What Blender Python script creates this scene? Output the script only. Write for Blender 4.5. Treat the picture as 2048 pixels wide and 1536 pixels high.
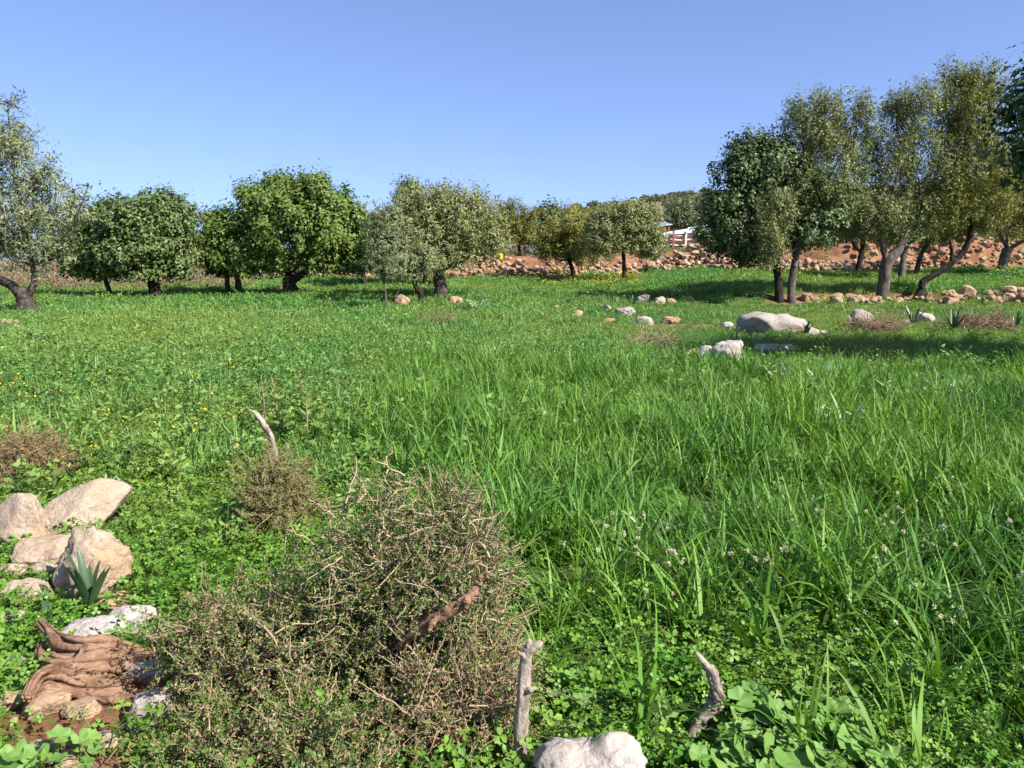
import bpy, math, random
import numpy as np
from mathutils import Vector, Matrix, noise as mnoise

# ------------------------------------------------------------------ camera, sky, sun, exposure
for o in list(bpy.data.objects):
    bpy.data.objects.remove(o)
SC = bpy.context.scene
COL = SC.collection
R = math.radians
F = 1530.0                       # focal length in photograph pixels (2048 wide)
EYE = 1.65
HORIZON = 530.0
PITCH = math.atan((768 - HORIZON) / F)
cd = bpy.data.cameras.new('camera')
cd.sensor_width = 36.0
cd.lens = 36.0 * F / 2048.0
cd.clip_start = 0.05
cd.clip_end = 6000
cam = bpy.data.objects.new('camera', cd)
COL.objects.link(cam)
cam.location = (0, 0, EYE)
cam.rotation_euler = (math.pi / 2 - PITCH, 0, 0)
SC.camera = cam

SUN_AZ, SUN_EL = 124.0, 40.0      # azimuth clockwise from the view direction
world = bpy.data.worlds.new('World')
SC.world = world
world.use_nodes = True
wn = world.node_tree.nodes
wl = world.node_tree.links
wn.clear()
wo = wn.new('ShaderNodeOutputWorld')
wb = wn.new('ShaderNodeBackground')
sk = wn.new('ShaderNodeTexSky')
sk.sky_type = 'NISHITA'
sk.sun_disc = False
sk.sun_elevation = R(SUN_EL)
sk.sun_rotation = R(SUN_AZ)
sk.altitude = 100
sk.air_density = 0.5
sk.dust_density = 1.0
sk.ozone_density = 1.5
wb.inputs['Strength'].default_value = 0.12
gm = wn.new('ShaderNodeGamma')
gm.inputs['Gamma'].default_value = 0.7
tn = wn.new('ShaderNodeMix')
tn.data_type = 'RGBA'
tn.blend_type = 'MULTIPLY'
tn.inputs[0].default_value = 1.0
tn.inputs[7].default_value = (0.98, 1.13, 1.5, 1)
wl.new(sk.outputs[0], gm.inputs[0])
wl.new(gm.outputs[0], tn.inputs[6])
wl.new(tn.outputs[2], wb.inputs['Color'])
wl.new(wb.outputs[0], wo.inputs[0])

sd = bpy.data.lights.new('sun', 'SUN')
sd.energy = 5.0
sd.angle = R(0.5)
sd.color = (1.0, 0.94, 0.84)
sun = bpy.data.objects.new('sun', sd)
COL.objects.link(sun)
sdir = Vector((math.sin(R(SUN_AZ)) * math.cos(R(SUN_EL)), math.cos(R(SUN_AZ)) * math.cos(R(SUN_EL)), math.sin(R(SUN_EL))))
sun.rotation_euler = (-sdir).to_track_quat('-Z', 'Y').to_euler()
sun.location = (20, -30, 30)

SC.view_settings.view_transform = 'Standard'
SC.view_settings.look = 'None'
SC.view_settings.exposure = 1.12
SC.view_settings.gamma = 1.0
SC.view_settings.use_curve_mapping = False
SC.render.engine = 'CYCLES'
SC.cycles.max_bounces = 4
SC.cycles.diffuse_bounces = 2
SC.cycles.glossy_bounces = 2
SC.cycles.transmission_bounces = 4
SC.cycles.transparent_max_bounces = 4

# ------------------------------------------------------------------ helpers
def smooth(a, b, v):
    t = np.clip((v - a) / (b - a), 0, 1)
    return t * t * (3 - 2 * t)

def vnoise(x, y, s, seed=0.0):
    """cheap smooth numpy noise, about -1..1"""
    x = np.asarray(x, float) / s + seed * 7.13
    y = np.asarray(y, float) / s + seed * 3.71
    return (np.sin(x * 1.7 + 1.3 * np.sin(y * 1.1 + seed)) + np.sin(y * 1.9 + 1.7 * np.sin(x * .8 + 2 * seed)) +
            .6 * np.sin(3.1 * x + 2.3 * y + seed) + .6 * np.sin(2.7 * y - 3.3 * x)) / 3.2

def gz(x, y):
    """ground height"""
    x = np.asarray(x, float); y = np.asarray(y, float)
    yy = np.clip(y - 22, 0, 30)
    z = 0.001 * yy ** 2 + 0.012 * np.clip(y - 52, 0, 60)
    # low terrace step under the olives on the right
    edge = 32.2 + .5 * np.sin(x * .5) - .9 * smooth(3, 8, x) * smooth(16, 9, x)
    z = z + 0.42 * smooth(-.6, 1.2, y - edge) * smooth(5, 11, x)
    # red bank behind the meadow
    b = 51 + .9 * np.sin(x * .23) + .6 * np.sin(x * .71 + 1)
    hb = 0.35 + .95 * smooth(-14, -2, x) + .9 * smooth(12, 26, x)
    z = z + hb * smooth(0, 3.2, y - b)
    # the hill far behind
    X = x - 0.0
    prof = 3 + 11 * smooth(-75, 5, X) + 5 * smooth(0, 60, X) + 5 * smooth(50, 200, X)
    hill = prof * smooth(85, 215, y) * (1 - .0 * y)
    z = z + np.maximum(hill - 3 * smooth(85, 215, y) , 0) + .5 * vnoise(x, y, 9, 3) * smooth(80, 130, y)
    z = z + 0.035 * vnoise(x, y, 1.9, 1) * smooth(2, 6, y) + .05 * vnoise(x, y, 6.0, 2) * smooth(8, 16, y)
    return z

cp, sp = math.cos(PITCH), math.sin(PITCH)
def ray(px, py):
    a = (px - 1024) / F
    b = (768 - py) / F
    return Vector((a, cp + b * sp, -sp + b * cp))       # per unit of depth

def at(px, py, Y):
    """point seen at a photograph pixel, Y metres ahead"""
    d = ray(px, py)
    t = Y / d.y
    return Vector((d.x * t, Y, EYE + d.z * t))

def hit(px, py, lift=0.0):
    """where the ray through a photograph pixel meets the ground"""
    d = ray(px, py)
    t = 1.2
    while t < 400:
        p = d * t
        if EYE + p.z <= float(gz(p.x, p.y)) + lift:
            break
        t *= 1.004
    return Vector((p.x, p.y, float(gz(p.x, p.y))))

def link(o, parent=None):
    COL.objects.link(o)
    if parent is not None:
        o.parent = parent
    return o

def tag(o, label, cat, group=None, kind=None):
    o['label'] = label
    if cat: o['category'] = cat
    if group: o['group'] = group
    if kind: o['kind'] = kind
    return o

def empty(name, loc, label, cat, group=None):
    o = bpy.data.objects.new(name, None)
    o.empty_display_size = .1
    o.location = loc
    COL.objects.link(o)
    return tag(o, label, cat, group)

def mesh_np(name, verts, quads=None, tris=None, attrs=None, mat=None, smoothed=True):
    m = bpy.data.meshes.new(name)
    verts = np.ascontiguousarray(verts, dtype=np.float32)
    nq = 0 if quads is None else len(quads)
    nt = 0 if tris is None else len(tris)
    loops = []
    if nq: loops.append(np.asarray(quads, np.int32).ravel())
    if nt: loops.append(np.asarray(tris, np.int32).ravel())
    loops = np.concatenate(loops)
    starts = np.concatenate([np.arange(nq) * 4, nq * 4 + np.arange(nt) * 3]).astype(np.int32)
    m.vertices.add(len(verts)); m.vertices.foreach_set('co', verts.ravel())
    m.loops.add(len(loops)); m.loops.foreach_set('vertex_index', loops)
    m.polygons.add(nq + nt); m.polygons.foreach_set('loop_start', starts)
    m.update(calc_edges=True)
    m.polygons.foreach_set('use_smooth', np.full(nq + nt, bool(smoothed)))
    if attrs:
        for k, v in attrs.items():
            a = m.attributes.new(k, 'FLOAT', 'POINT')
            a.data.foreach_set('value', np.ascontiguousarray(v, np.float32))
    if mat: m.materials.append(mat)
    m.validate(clean_customdata=False)
    return m

class Geo:
    """collects vertex and face arrays"""
    def __init__(s): s.v = []; s.q = []; s.t = []; s.r = []; s.n = 0
    def add(s, v, q=None, t=None, r=0.0):
        v = np.asarray(v, float)
        if q is not None and len(q): s.q.append(np.asarray(q) + s.n)
        if t is not None and len(t): s.t.append(np.asarray(t) + s.n)
        s.v.append(v); s.r.append(np.broadcast_to(np.asarray(r, float), (len(v),))); s.n += len(v)
    def mesh(s, name, mat, smoothed=True):
        return mesh_np(name, np.concatenate(s.v), np.concatenate(s.q) if s.q else None, np.concatenate(s.t) if s.t else None,
                       {'rnd': np.concatenate(s.r)}, mat, smoothed)
    def obj(s, name, mat, parent=None, smoothed=True):
        return link(bpy.data.objects.new(name, s.mesh(name, mat, smoothed)), parent)

def norm(a):
    return a / np.maximum(np.linalg.norm(a, axis=-1, keepdims=True), 1e-9)

def tube(geo, pts, rad, sides=8, r=0.0, furrow=0.0, seed=0, cap=True):
    pts = np.asarray(pts, float); n = len(pts)
    rad = np.broadcast_to(np.asarray(rad, float), (n,))
    tan = norm(np.gradient(pts, axis=0))
    ref = np.array([0.31, 0.2, .93]) if abs(tan[0][2]) < .9 else np.array([1., .1, 0])
    u = norm(np.cross(tan, ref)); w = np.cross(tan, u)
    ang = np.linspace(0, 2 * np.pi, sides, endpoint=False)
    rr = np.repeat(rad[:, None], sides, 1)
    if furrow:
        rng = np.random.default_rng(seed)
        p1, p2, p3 = rng.uniform(0, 6, 3)
        tt = np.linspace(0, 1, n)[:, None]
        rr = rr * (1 + furrow * (.55 * np.sin(ang[None] * 3 + 5 * tt + p1) + .4 * np.sin(ang[None] * 5 - 7 * tt + p2)
                                 + .35 * np.sin(ang[None] * 7 + 11 * tt + p3) + .35 * np.sin(17 * tt + 2 * ang[None]) + .25 * rng.normal(size=rr.shape)))
    v = pts[:, None, :] + rr[..., None] * (np.cos(ang)[None, :, None] * u[:, None] + np.sin(ang)[None, :, None] * w[:, None])
    i = np.arange(n - 1)[:, None]; j = np.arange(sides)[None]
    a = i * sides + j; b = i * sides + (j + 1) % sides
    q = np.stack([a, b, b + sides, a + sides], -1).reshape(-1, 4)
    vv = v.reshape(-1, 3)
    t = None
    if cap:
        vv = np.vstack([vv, pts[-1] + tan[-1] * rad[-1] * .4, pts[0] - tan[0] * rad[0] * .3])
        k = np.arange(sides)
        e = (n - 1) * sides
        t = np.vstack([np.stack([e + k, e + (k + 1) % sides, np.full(sides, n * sides)], -1),
                       np.stack([(k + 1) % sides, k, np.full(sides, n * sides + 1)], -1)])
    geo.add(vv, q, t, r)

def spline(ctrl, n):
    """Catmull-Rom through control rows (any number of columns)"""
    c = np.asarray(ctrl, float)
    c = np.vstack([2 * c[0] - c[1], c, 2 * c[-1] - c[-2]])
    m = len(c) - 3
    u = np.linspace(0, m - 1e-6, n); k = u.astype(int); t = (u - k)[:, None]
    p0, p1, p2, p3 = c[k], c[k + 1], c[k + 2], c[k + 3]
    return .5 * (2 * p1 + (p2 - p0) * t + (2 * p0 - 5 * p1 + 4 * p2 - p3) * t ** 2 + (3 * p1 - p0 - 3 * p2 + p3) * t ** 3)

# ------------------------------------------------------------------ materials
def new_mat(name):
    m = bpy.data.materials.new(name); m.use_nodes = True
    nt = m.node_tree; nt.nodes.clear()
    out = nt.nodes.new('ShaderNodeOutputMaterial')
    return m, nt, out

def ramp(nt, fac, stops, interp='LINEAR'):
    r = nt.nodes.new('ShaderNodeValToRGB')
    r.color_ramp.interpolation = interp
    e = r.color_ramp.elements
    while len(e) < len(stops): e.new(.5)
    for k, (p, c) in enumerate(stops):
        e[k].position = p; e[k].color = (*c, 1)
    if fac is not None: nt.links.new(fac, r.inputs[0])
    return r.outputs[0]

def tex_noise(nt, scale, detail=4, coord=None, rough=.55, vec=None):
    n = nt.nodes.new('ShaderNodeTexNoise')
    n.inputs['Scale'].default_value = scale
    n.inputs['Detail'].default_value = detail
    n.inputs['Roughness'].default_value = rough
    if vec is not None:
        nt.links.new(vec, n.inputs['Vector'])
    else:
        g = nt.nodes.new('ShaderNodeNewGeometry')
        nt.links.new(g.outputs['Position'], n.inputs['Vector'])
    return n.outputs[0]

def math_node(nt, op, a, b=None):
    n = nt.nodes.new('ShaderNodeMath'); n.operation = op
    for i, v in enumerate((a, b)):
        if v is None: continue
        if isinstance(v, (int, float)): n.inputs[i].default_value = v
        else: nt.links.new(v, n.inputs[i])
    return n.outputs[0]

def mix_rgb(nt, fac, a, b, mode='MIX'):
    n = nt.nodes.new('ShaderNodeMix'); n.data_type = 'RGBA'; n.blend_type = mode
    for sock, v in ((n.inputs[0], fac), (n.inputs[6], a), (n.inputs[7], b)):
        if isinstance(v, (int, float)): sock.default_value = v
        elif isinstance(v, tuple): sock.default_value = (*v, 1)
        else: nt.links.new(v, sock)
    return n.outputs[2]

def leaf_mat(name, stops, patch=None, patch_scale=.35, rough=.5, transl=.28, spec=.35):
    """leaf: colour varies per leaf (rnd), per plant (object random) and in broad patches"""
    m, nt, out = new_mat(name)
    at_ = nt.nodes.new('ShaderNodeAttribute'); at_.attribute_name = 'rnd'
    oi = nt.nodes.new('ShaderNodeObjectInfo')
    f = math_node(nt, 'ADD', math_node(nt, 'MULTIPLY', at_.outputs['Fac'], .65), math_node(nt, 'MULTIPLY', oi.outputs['Random'], .35))
    col = ramp(nt, f, stops)
    if patch:
        nz = tex_noise(nt, patch_scale, 3)
        k = ramp(nt, nz, [(.40, (0, 0, 0)), (.62, (1, 1, 1))])
        col = mix_rgb(nt, math_node(nt, 'MULTIPLY', k, .85), col, mix_rgb(nt, .75, col, patch))
    b = nt.nodes.new('ShaderNodeBsdfPrincipled')
    b.inputs['Roughness'].default_value = rough
    b.inputs['Specular IOR Level'].default_value = spec
    nt.links.new(col, b.inputs['Base Color'])
    t = nt.nodes.new('ShaderNodeBsdfTranslucent')
    tc = mix_rgb(nt, 1.0, col, (1.25, 1.2, .45), 'MULTIPLY')
    nt.links.new(tc, t.inputs['Color'])
    mx = nt.nodes.new('ShaderNodeMixShader'); mx.inputs[0].default_value = transl
    nt.links.new(b.outputs[0], mx.inputs[1]); nt.links.new(t.outputs[0], mx.inputs[2])
    nt.links.new(mx.outputs[0], out.inputs[0])
    return m

def solid_mat(name, stops, scale=4.0, rough=.8, bump=.0, bump_scale=20, metallic=0.0, stretch=None, detail=6, spec=.3, usernd=0.0):
    m, nt, out = new_mat(name)
    tc = nt.nodes.new('ShaderNodeTexCoord')
    mp = nt.nodes.new('ShaderNodeMapping')
    if stretch: mp.inputs['Scale'].default_value = stretch
    nt.links.new(tc.outputs['Object'], mp.inputs[0])
    oi = nt.nodes.new('ShaderNodeObjectInfo')
    off = nt.nodes.new('ShaderNodeVectorMath'); off.operation = 'ADD'
    nt.links.new(mp.outputs[0], off.inputs[0])
    sc_ = nt.nodes.new('ShaderNodeVectorMath'); sc_.operation = 'SCALE'
    nt.links.new(oi.outputs['Location'], sc_.inputs[0]); sc_.inputs['Scale'].default_value = 1.7
    nt.links.new(sc_.outputs[0], off.inputs[1])
    n = tex_noise(nt, scale, detail, vec=off.outputs[0], rough=.65)
    if usernd:
        n = math_node(nt, 'ADD', math_node(nt, 'MULTIPLY', n, 1 - usernd), math_node(nt, 'MULTIPLY', oi.outputs['Random'], usernd))
    col = ramp(nt, n, stops)
    b = nt.nodes.new('ShaderNodeBsdfPrincipled')
    b.inputs['Roughness'].default_value = rough
    b.inputs['Metallic'].default_value = metallic
    b.inputs['Specular IOR Level'].default_value = spec
    nt.links.new(col, b.inputs['Base Color'])
    if bump:
        nb = tex_noise(nt, bump_scale, 8, vec=off.outputs[0], rough=.7)
        bp = nt.nodes.new('ShaderNodeBump'); bp.inputs['Strength'].default_value = bump; bp.inputs['Distance'].default_value = .02
        nt.links.new(nb, bp.inputs['Height']); nt.links.new(bp.outputs[0], b.inputs['Normal'])
    nt.links.new(b.outputs[0], out.inputs[0])
    return m

def rock_mat(name, base, pale, dark, ochre, lichen=.5):
    m, nt, out = new_mat(name)
    tc = nt.nodes.new('ShaderNodeTexCoord')
    oi = nt.nodes.new('ShaderNodeObjectInfo')
    off = nt.nodes.new('ShaderNodeVectorMath'); off.operation = 'ADD'
    nt.links.new(tc.outputs['Object'], off.inputs[0]); nt.links.new(oi.outputs['Location'], off.inputs[1])
    v = off.outputs[0]
    n1 = tex_noise(nt, 5, 6, vec=v, rough=.65)
    c = ramp(nt, n1, [(.3, base), (.52, pale), (.72, base)])
    n2 = tex_noise(nt, 2.3, 4, vec=v)
    c = mix_rgb(nt, ramp(nt, n2, [(.5, (0, 0, 0)), (.68, (1, 1, 1))]), c, ochre)
    n3 = tex_noise(nt, 16, 8, vec=v, rough=.75)
    c = mix_rgb(nt, math_node(nt, 'MULTIPLY', ramp(nt, n3, [(.54, (0, 0, 0)), (.66, (1, 1, 1))]), lichen), c, dark)
    n4 = tex_noise(nt, 60, 4, vec=v, rough=.6)
    c = mix_rgb(nt, .22, c, ramp(nt, n4, [(.3, (.08, .07, .06)), (.7, (.8, .75, .68))]), 'OVERLAY')
    b = nt.nodes.new('ShaderNodeBsdfPrincipled'); b.inputs['Roughness'].default_value = .9
    b.inputs['Specular IOR Level'].default_value = .2
    nt.links.new(c, b.inputs['Base Color'])
    vo = nt.nodes.new('ShaderNodeTexVoronoi'); vo.inputs['Scale'].default_value = 22
    nt.links.new(v, vo.inputs['Vector'])
    pit = ramp(nt, vo.outputs['Distance'], [(.0, (0, 0, 0)), (.28, (1, 1, 1))])
    h = math_node(nt, 'ADD', math_node(nt, 'MULTIPLY', n3, .9), math_node(nt, 'ADD', math_node(nt, 'MULTIPLY', pit, .25), math_node(nt, 'MULTIPLY', n4, .5)))
    bp = nt.nodes.new('ShaderNodeBump'); bp.inputs['Strength'].default_value = .75; bp.inputs['Distance'].default_value = .025
    nt.links.new(h, bp.inputs['Height']); nt.links.new(bp.outputs[0], b.inputs['Normal'])
    nt.links.new(b.outputs[0], out.inputs[0])
    return m

M = {}
M['grass'] = leaf_mat('grass_blade', [(.12, (.026, .085, .013)), (.4, (.062, .17, .024)), (.7, (.125, .275, .042)), (.97, (.26, .38, .09))], patch=(.15, .28, .035), patch_scale=.45, rough=.5, transl=.28, spec=.24)
M['meadow'] = leaf_mat('meadow_grass', [(.1, (0.055, 0.160, 0.038)), (.45, (0.101, 0.250, 0.058)), (.8, (0.162, 0.319, 0.078)), (.97, (0.290, 0.347, 0.124))], patch=(0.242, 0.312, 0.062), patch_scale=.16, rough=.5, transl=.3)
M['clover'] = leaf_mat('clover_leaf', [(.1, (0.060, 0.172, 0.019)), (.5, (0.112, 0.257, 0.028)), (.9, (0.196, 0.342, 0.045))], patch=(0.150, 0.245, 0.039), patch_scale=1.4, rough=.5, transl=.3)
M['weed'] = leaf_mat('weed_leaf', [(.1, (0.066, 0.160, 0.035)), (.5, (0.123, 0.243, 0.056)), (.9, (0.215, 0.320, 0.083))], patch=(0.215, 0.291, 0.056), patch_scale=.5, rough=.55, transl=.28)
M['stem'] = leaf_mat('weed_stem', [(.2, (.10, .10, .03)), (.6, (.20, .10, .05)), (.9, (.13, .16, .05))], rough=.6, transl=.1)
M['yellow'] = leaf_mat('yellow_petal', [(.2, (.75, .42, .01)), (.8, (.85, .55, .02))], rough=.6, transl=.25)
M['whitef'] = leaf_mat('white_floret', [(.0, (.10, .16, .04)), (.12, (.10, .16, .04)), (.15, (.46, .38, .27)), (.8, (.66, .60, .48))], rough=.7, transl=.2)
M['mallow'] = leaf_mat('mallow_leaf', [(.1, (0.102, 0.217, 0.046)), (.6, (0.149, 0.277, 0.060)), (.95, (0.204, 0.329, 0.071))], rough=.55, transl=.3, spec=.3)
M['squill'] = leaf_mat('squill_leaf', [(.1, (0.026, 0.064, 0.028)), (.8, (0.049, 0.098, 0.044))], rough=.38, transl=.12, spec=.5)
M['yellowing'] = leaf_mat('yellowing_leaf', [(.1, (.5, .3, .03)), (.8, (.4, .35, .05))], rough=.6, transl=.15)
M['thistle'] = leaf_mat('silvery_leaf', [(.1, (0.192, 0.294, 0.162)), (.8, (0.384, 0.462, 0.297))], rough=.6, transl=.2)
M['olive'] = leaf_mat('olive_leaf', [(.1, (0.073, 0.101, 0.036)), (.45, (0.154, 0.180, 0.067)), (.8, (0.264, 0.283, 0.123)), (.98, (0.395, 0.398, 0.198))], rough=.45, transl=.15, spec=.18)
M['olive_y'] = leaf_mat('olive_leaf_yellow', [(.1, (0.088, 0.104, 0.022)), (.45, (0.183, 0.191, 0.047)), (.8, (0.293, 0.294, 0.084)), (.98, (0.410, 0.398, 0.131))], rough=.45, transl=.18, spec=.18)
M['olive_s'] = leaf_mat('olive_leaf_silver', [(.1, (0.081, 0.108, 0.047)), (.45, (0.161, 0.191, 0.091)), (.8, (0.278, 0.306, 0.156)), (.98, (0.439, 0.458, 0.255))], rough=.5, transl=.15, spec=.18)
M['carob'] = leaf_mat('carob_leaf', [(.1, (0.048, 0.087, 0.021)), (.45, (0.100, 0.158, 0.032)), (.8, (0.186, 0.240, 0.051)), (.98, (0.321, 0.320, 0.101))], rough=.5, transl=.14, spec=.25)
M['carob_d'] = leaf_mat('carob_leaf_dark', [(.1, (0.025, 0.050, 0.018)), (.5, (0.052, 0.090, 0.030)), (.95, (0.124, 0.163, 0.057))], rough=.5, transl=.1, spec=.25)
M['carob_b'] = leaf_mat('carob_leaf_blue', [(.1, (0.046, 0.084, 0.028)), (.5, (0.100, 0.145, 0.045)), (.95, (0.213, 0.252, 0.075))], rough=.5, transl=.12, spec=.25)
M['scrub'] = leaf_mat('scrub_leaf', [(.1, (0.095, 0.092, 0.052)), (.6, (0.176, 0.155, 0.091)), (.95, (0.270, 0.223, 0.143))], rough=.7, transl=.1)
M['heath'] = leaf_mat('heath_twig', [(.1, (0.137, 0.091, 0.056)), (.6, (0.225, 0.151, 0.101)), (.95, (0.312, 0.221, 0.141))], rough=.8, transl=.08)
M['hillgreen'] = leaf_mat('hill_shrub_leaf', [(.1, (0.060, 0.080, 0.036)), (.6, (0.112, 0.131, 0.065)), (.95, (0.195, 0.189, 0.109))], rough=.7, transl=.1)
M['thorn_leaf'] = leaf_mat('thorn_leaf', [(.1, (0.055, 0.110, 0.017)), (.6, (0.110, 0.182, 0.028)), (.95, (0.220, 0.264, 0.044))], rough=.45, transl=.25)
M['fuzz'] = leaf_mat('dry_fuzz', [(.1, (.17, .105, .06)), (.4, (.26, .175, .10)), (.6, (.21, .19, .065)), (.95, (.15, .215, .045))], rough=.75, transl=.15)
M['thorn_mix'] = leaf_mat('thorn_leaf_mixed', [(.1, (0.052, 0.110, 0.019)), (.42, (0.098, 0.171, 0.032)), (.55, (0.172, 0.198, 0.053)), (.68, (0.287, 0.204, 0.121)), (.95, (0.437, 0.330, 0.215))], rough=.6, transl=.2)
M['twig'] = leaf_mat('thorn_twig', [(.1, (0.164, 0.110, 0.066)), (.5, (0.290, 0.203, 0.128)), (.95, (0.436, 0.328, 0.224))], rough=.8, transl=.0)
M['drytwig'] = leaf_mat('dry_twig', [(.1, (0.159, 0.097, 0.058)), (.5, (0.251, 0.162, 0.102)), (.95, (0.351, 0.260, 0.171))], rough=.85, transl=.05)
M['bark'] = solid_mat('bark', [(.32, (.018, .014, .011)), (.48, (.06, .05, .042)), (.6, (.10, .085, .07)), (.72, (.17, .15, .13))], 11, .95, .9, 40, stretch=(1, 1, .3), detail=8, spec=.1)
M['bark_pale'] = solid_mat('bark_pale', [(.32, (.04, .032, .026)), (.48, (.10, .082, .068)), (.6, (.15, .125, .105)), (.72, (.24, .21, .18))], 11, .95, .9, 40, stretch=(1, 1, .3), detail=8, spec=.1)
M['bark_dark'] = solid_mat('bark_dark', [(.32, (.008, .006, .005)), (.48, (.025, .019, .016)), (.6, (.05, .04, .034)), (.74, (.10, .085, .075))], 11, .95, .9, 40, stretch=(1, 1, .3), detail=8, spec=.1)
M['greywood'] = solid_mat('weathered_wood', [(.30, (0.061, 0.046, 0.036)), (.40, (0.227, 0.180, 0.144)), (.55, (0.411, 0.343, 0.287)), (.72, (0.263, 0.207, 0.162))], 22, .85, 1.0, 40, stretch=(0.900, 0.900, 0.395))
M['redwood'] = solid_mat('dead_root_wood', [(.30, (0.063, 0.031, 0.018)), (.42, (0.196, 0.105, 0.060)), (.55, (0.329, 0.203, 0.129)), (.72, (0.224, 0.119, 0.070))], 16, .85, 1.0, 44, stretch=(0.560, 0.900, 0.900))
M['rock'] = rock_mat('limestone', (0.310, 0.234, 0.173), (0.396, 0.319, 0.250), (0.158, 0.130, 0.109), (0.383, 0.247, 0.134), .6)
M['rock_grey'] = rock_mat('grey_limestone', (0.232, 0.208, 0.189), (0.349, 0.312, 0.284), (0.063, 0.058, 0.052), (0.274, 0.218, 0.162), .7)
M['rock_white'] = rock_mat('white_limestone', (0.339, 0.305, 0.280), (0.439, 0.403, 0.385), (0.201, 0.176, 0.160), (0.364, 0.299, 0.245), .6)
M['rock_red'] = rock_mat('earth_stained_stone', (0.287, 0.178, 0.106), (0.380, 0.276, 0.190), (0.138, 0.081, 0.052), (0.310, 0.155, 0.075), .6)

# ------------------------------------------------------------------ ground sheet
def bare_zone(x, y):
    """where the red soil lies open: terrace foot, bank, stony patches"""
    x = np.asarray(x, float); y = np.asarray(y, float)
    b = np.zeros_like(x)
    edge = 32.2 + .5 * np.sin(x * .5) - .9 * smooth(3, 8, x) * smooth(16, 9, x)
    b = np.maximum(b, smooth(.8, .35, np.abs(y - edge - .1)) * smooth(9.0, 12, x) * smooth(20, 17, x) * smooth(-.3, .3, vnoise(x, y, 1.3, 5) + .25))
    bk = 51 + .9 * np.sin(x * .23) + .6 * np.sin(x * .71 + 1)
    b = np.maximum(b, smooth(-.6, .3, y - bk) * smooth(75, 60, y) * smooth(-26, -18, x))
    for cx, cy, rx, ry in ((-1.55, 2.62, .42, .33), (-1.32, 2.25, .2, .12), (4.2, 20.2, 2.1, 1.1), (3.6, 13.2, .5, .35)):
        b = np.maximum(b, smooth(1.15, .7, np.hypot((x - cx) / rx, (y - cy) / ry) + .18 * vnoise(x, y, .12 * (rx + .4), 6)))
    return b

def build_ground():
    ys = np.concatenate([np.arange(-14, 1.5, 1.0), np.arange(1.5, 7, .08), np.arange(7, 30, .3), np.arange(30, 56, .3), np.arange(58, 90, 1.2),
                         np.arange(90, 260, 4), np.array([265, 290, 330, 400, 520, 800, 1400, 2600, 4800])])
    xs0 = np.concatenate([np.arange(0, 4, .1), np.arange(4, 16, .35), np.arange(16, 48, .8), np.arange(48, 130, 4), np.array([130, 145, 170, 210, 280, 420, 700, 1400, 2600, 4800])])
    xs = np.concatenate([-xs0[:0:-1], xs0])
    X, Y = np.meshgrid(xs, ys)
    Z = gz(X, Y)
    Z = np.where(Y > 262, gz(X, np.full_like(Y, 262.)) - (Y - 262) * .02, Z)
    fine = (np.abs(X) < 5.2) & (Y < 9) & (Y > 1)
    Z = Z + np.where(fine, .012 * vnoise(X, Y, .16, 4) + .008 * vnoise(X, Y, .07, 8), 0)
    v = np.stack([X, Y, Z], -1).reshape(-1, 3)
    nx = len(xs)
    i = np.arange(len(ys) - 1)[:, None]; j = np.arange(nx - 1)[None]
    a = i * nx + j
    q = np.stack([a, a + 1, a + 1 + nx, a + nx], -1).reshape(-1, 4)
    m, nt, out = new_mat('meadow_soil')
    n1 = tex_noise(nt, 1.7, 6, rough=.65)
    n2 = tex_noise(nt, 26, 5, rough=.7)
    n3 = tex_noise(nt, .22, 4)
    soil = ramp(nt, n1, [(.3, (.13, .062, .034)), (.5, (.215, .112, .066)), (.7, (.30, .19, .125))])
    soil = mix_rgb(nt, .35, soil, ramp(nt, n2, [(.3, (.12, .07, .05)), (.72, (.85, .75, .65))]), 'OVERLAY')
    turf = ramp(nt, n2, [(.3, (.022, .045, .012)), (.5, (.045, .085, .02)), (.72, (.085, .11, .035))])
    turf = mix_rgb(nt, ramp(nt, n3, [(.45, (0, 0, 0)), (.7, (.6, .6, .6))]), turf, (.10, .10, .035))
    hillc = ramp(nt, n3, [(.3, (.11, .115, .065)), (.5, (.165, .155, .095)), (.72, (.24, .21, .15))])
    a1 = nt.nodes.new('ShaderNodeAttribute'); a1.attribute_name = 'bare'
    a2 = nt.nodes.new('ShaderNodeAttribute'); a2.attribute_name = 'far'
    c = mix_rgb(nt, a2.outputs['Fac'], turf, hillc)
    c = mix_rgb(nt, a1.outputs['Fac'], c, soil)
    b = nt.nodes.new('ShaderNodeBsdfPrincipled'); b.inputs['Roughness'].default_value = .95; b.inputs['Specular IOR Level'].default_value = .1
    nt.links.new(c, b.inputs['Base Color'])
    bp = nt.nodes.new('ShaderNodeBump'); bp.inputs['Strength'].default_value = .8; bp.inputs['Distance'].default_value = .03
    nt.links.new(n2, bp.inputs['Height']); nt.links.new(bp.outputs[0], b.inputs['Normal'])
    nt.links.new(b.outputs[0], out.inputs[0])
    me = mesh_np('ground', v, q, None, {'bare': bare_zone(X, Y).ravel(), 'far': np.maximum(smooth(57, 75, Y), smooth(43, 50, Y) * smooth(-12, -22, X)).ravel()}, m)
    o = link(bpy.data.objects.new('ground', me))
    o['kind'] = 'structure'
    o['label'] = 'red soil ground of the meadow rising to a scrubby hillside'
build_ground()

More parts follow.
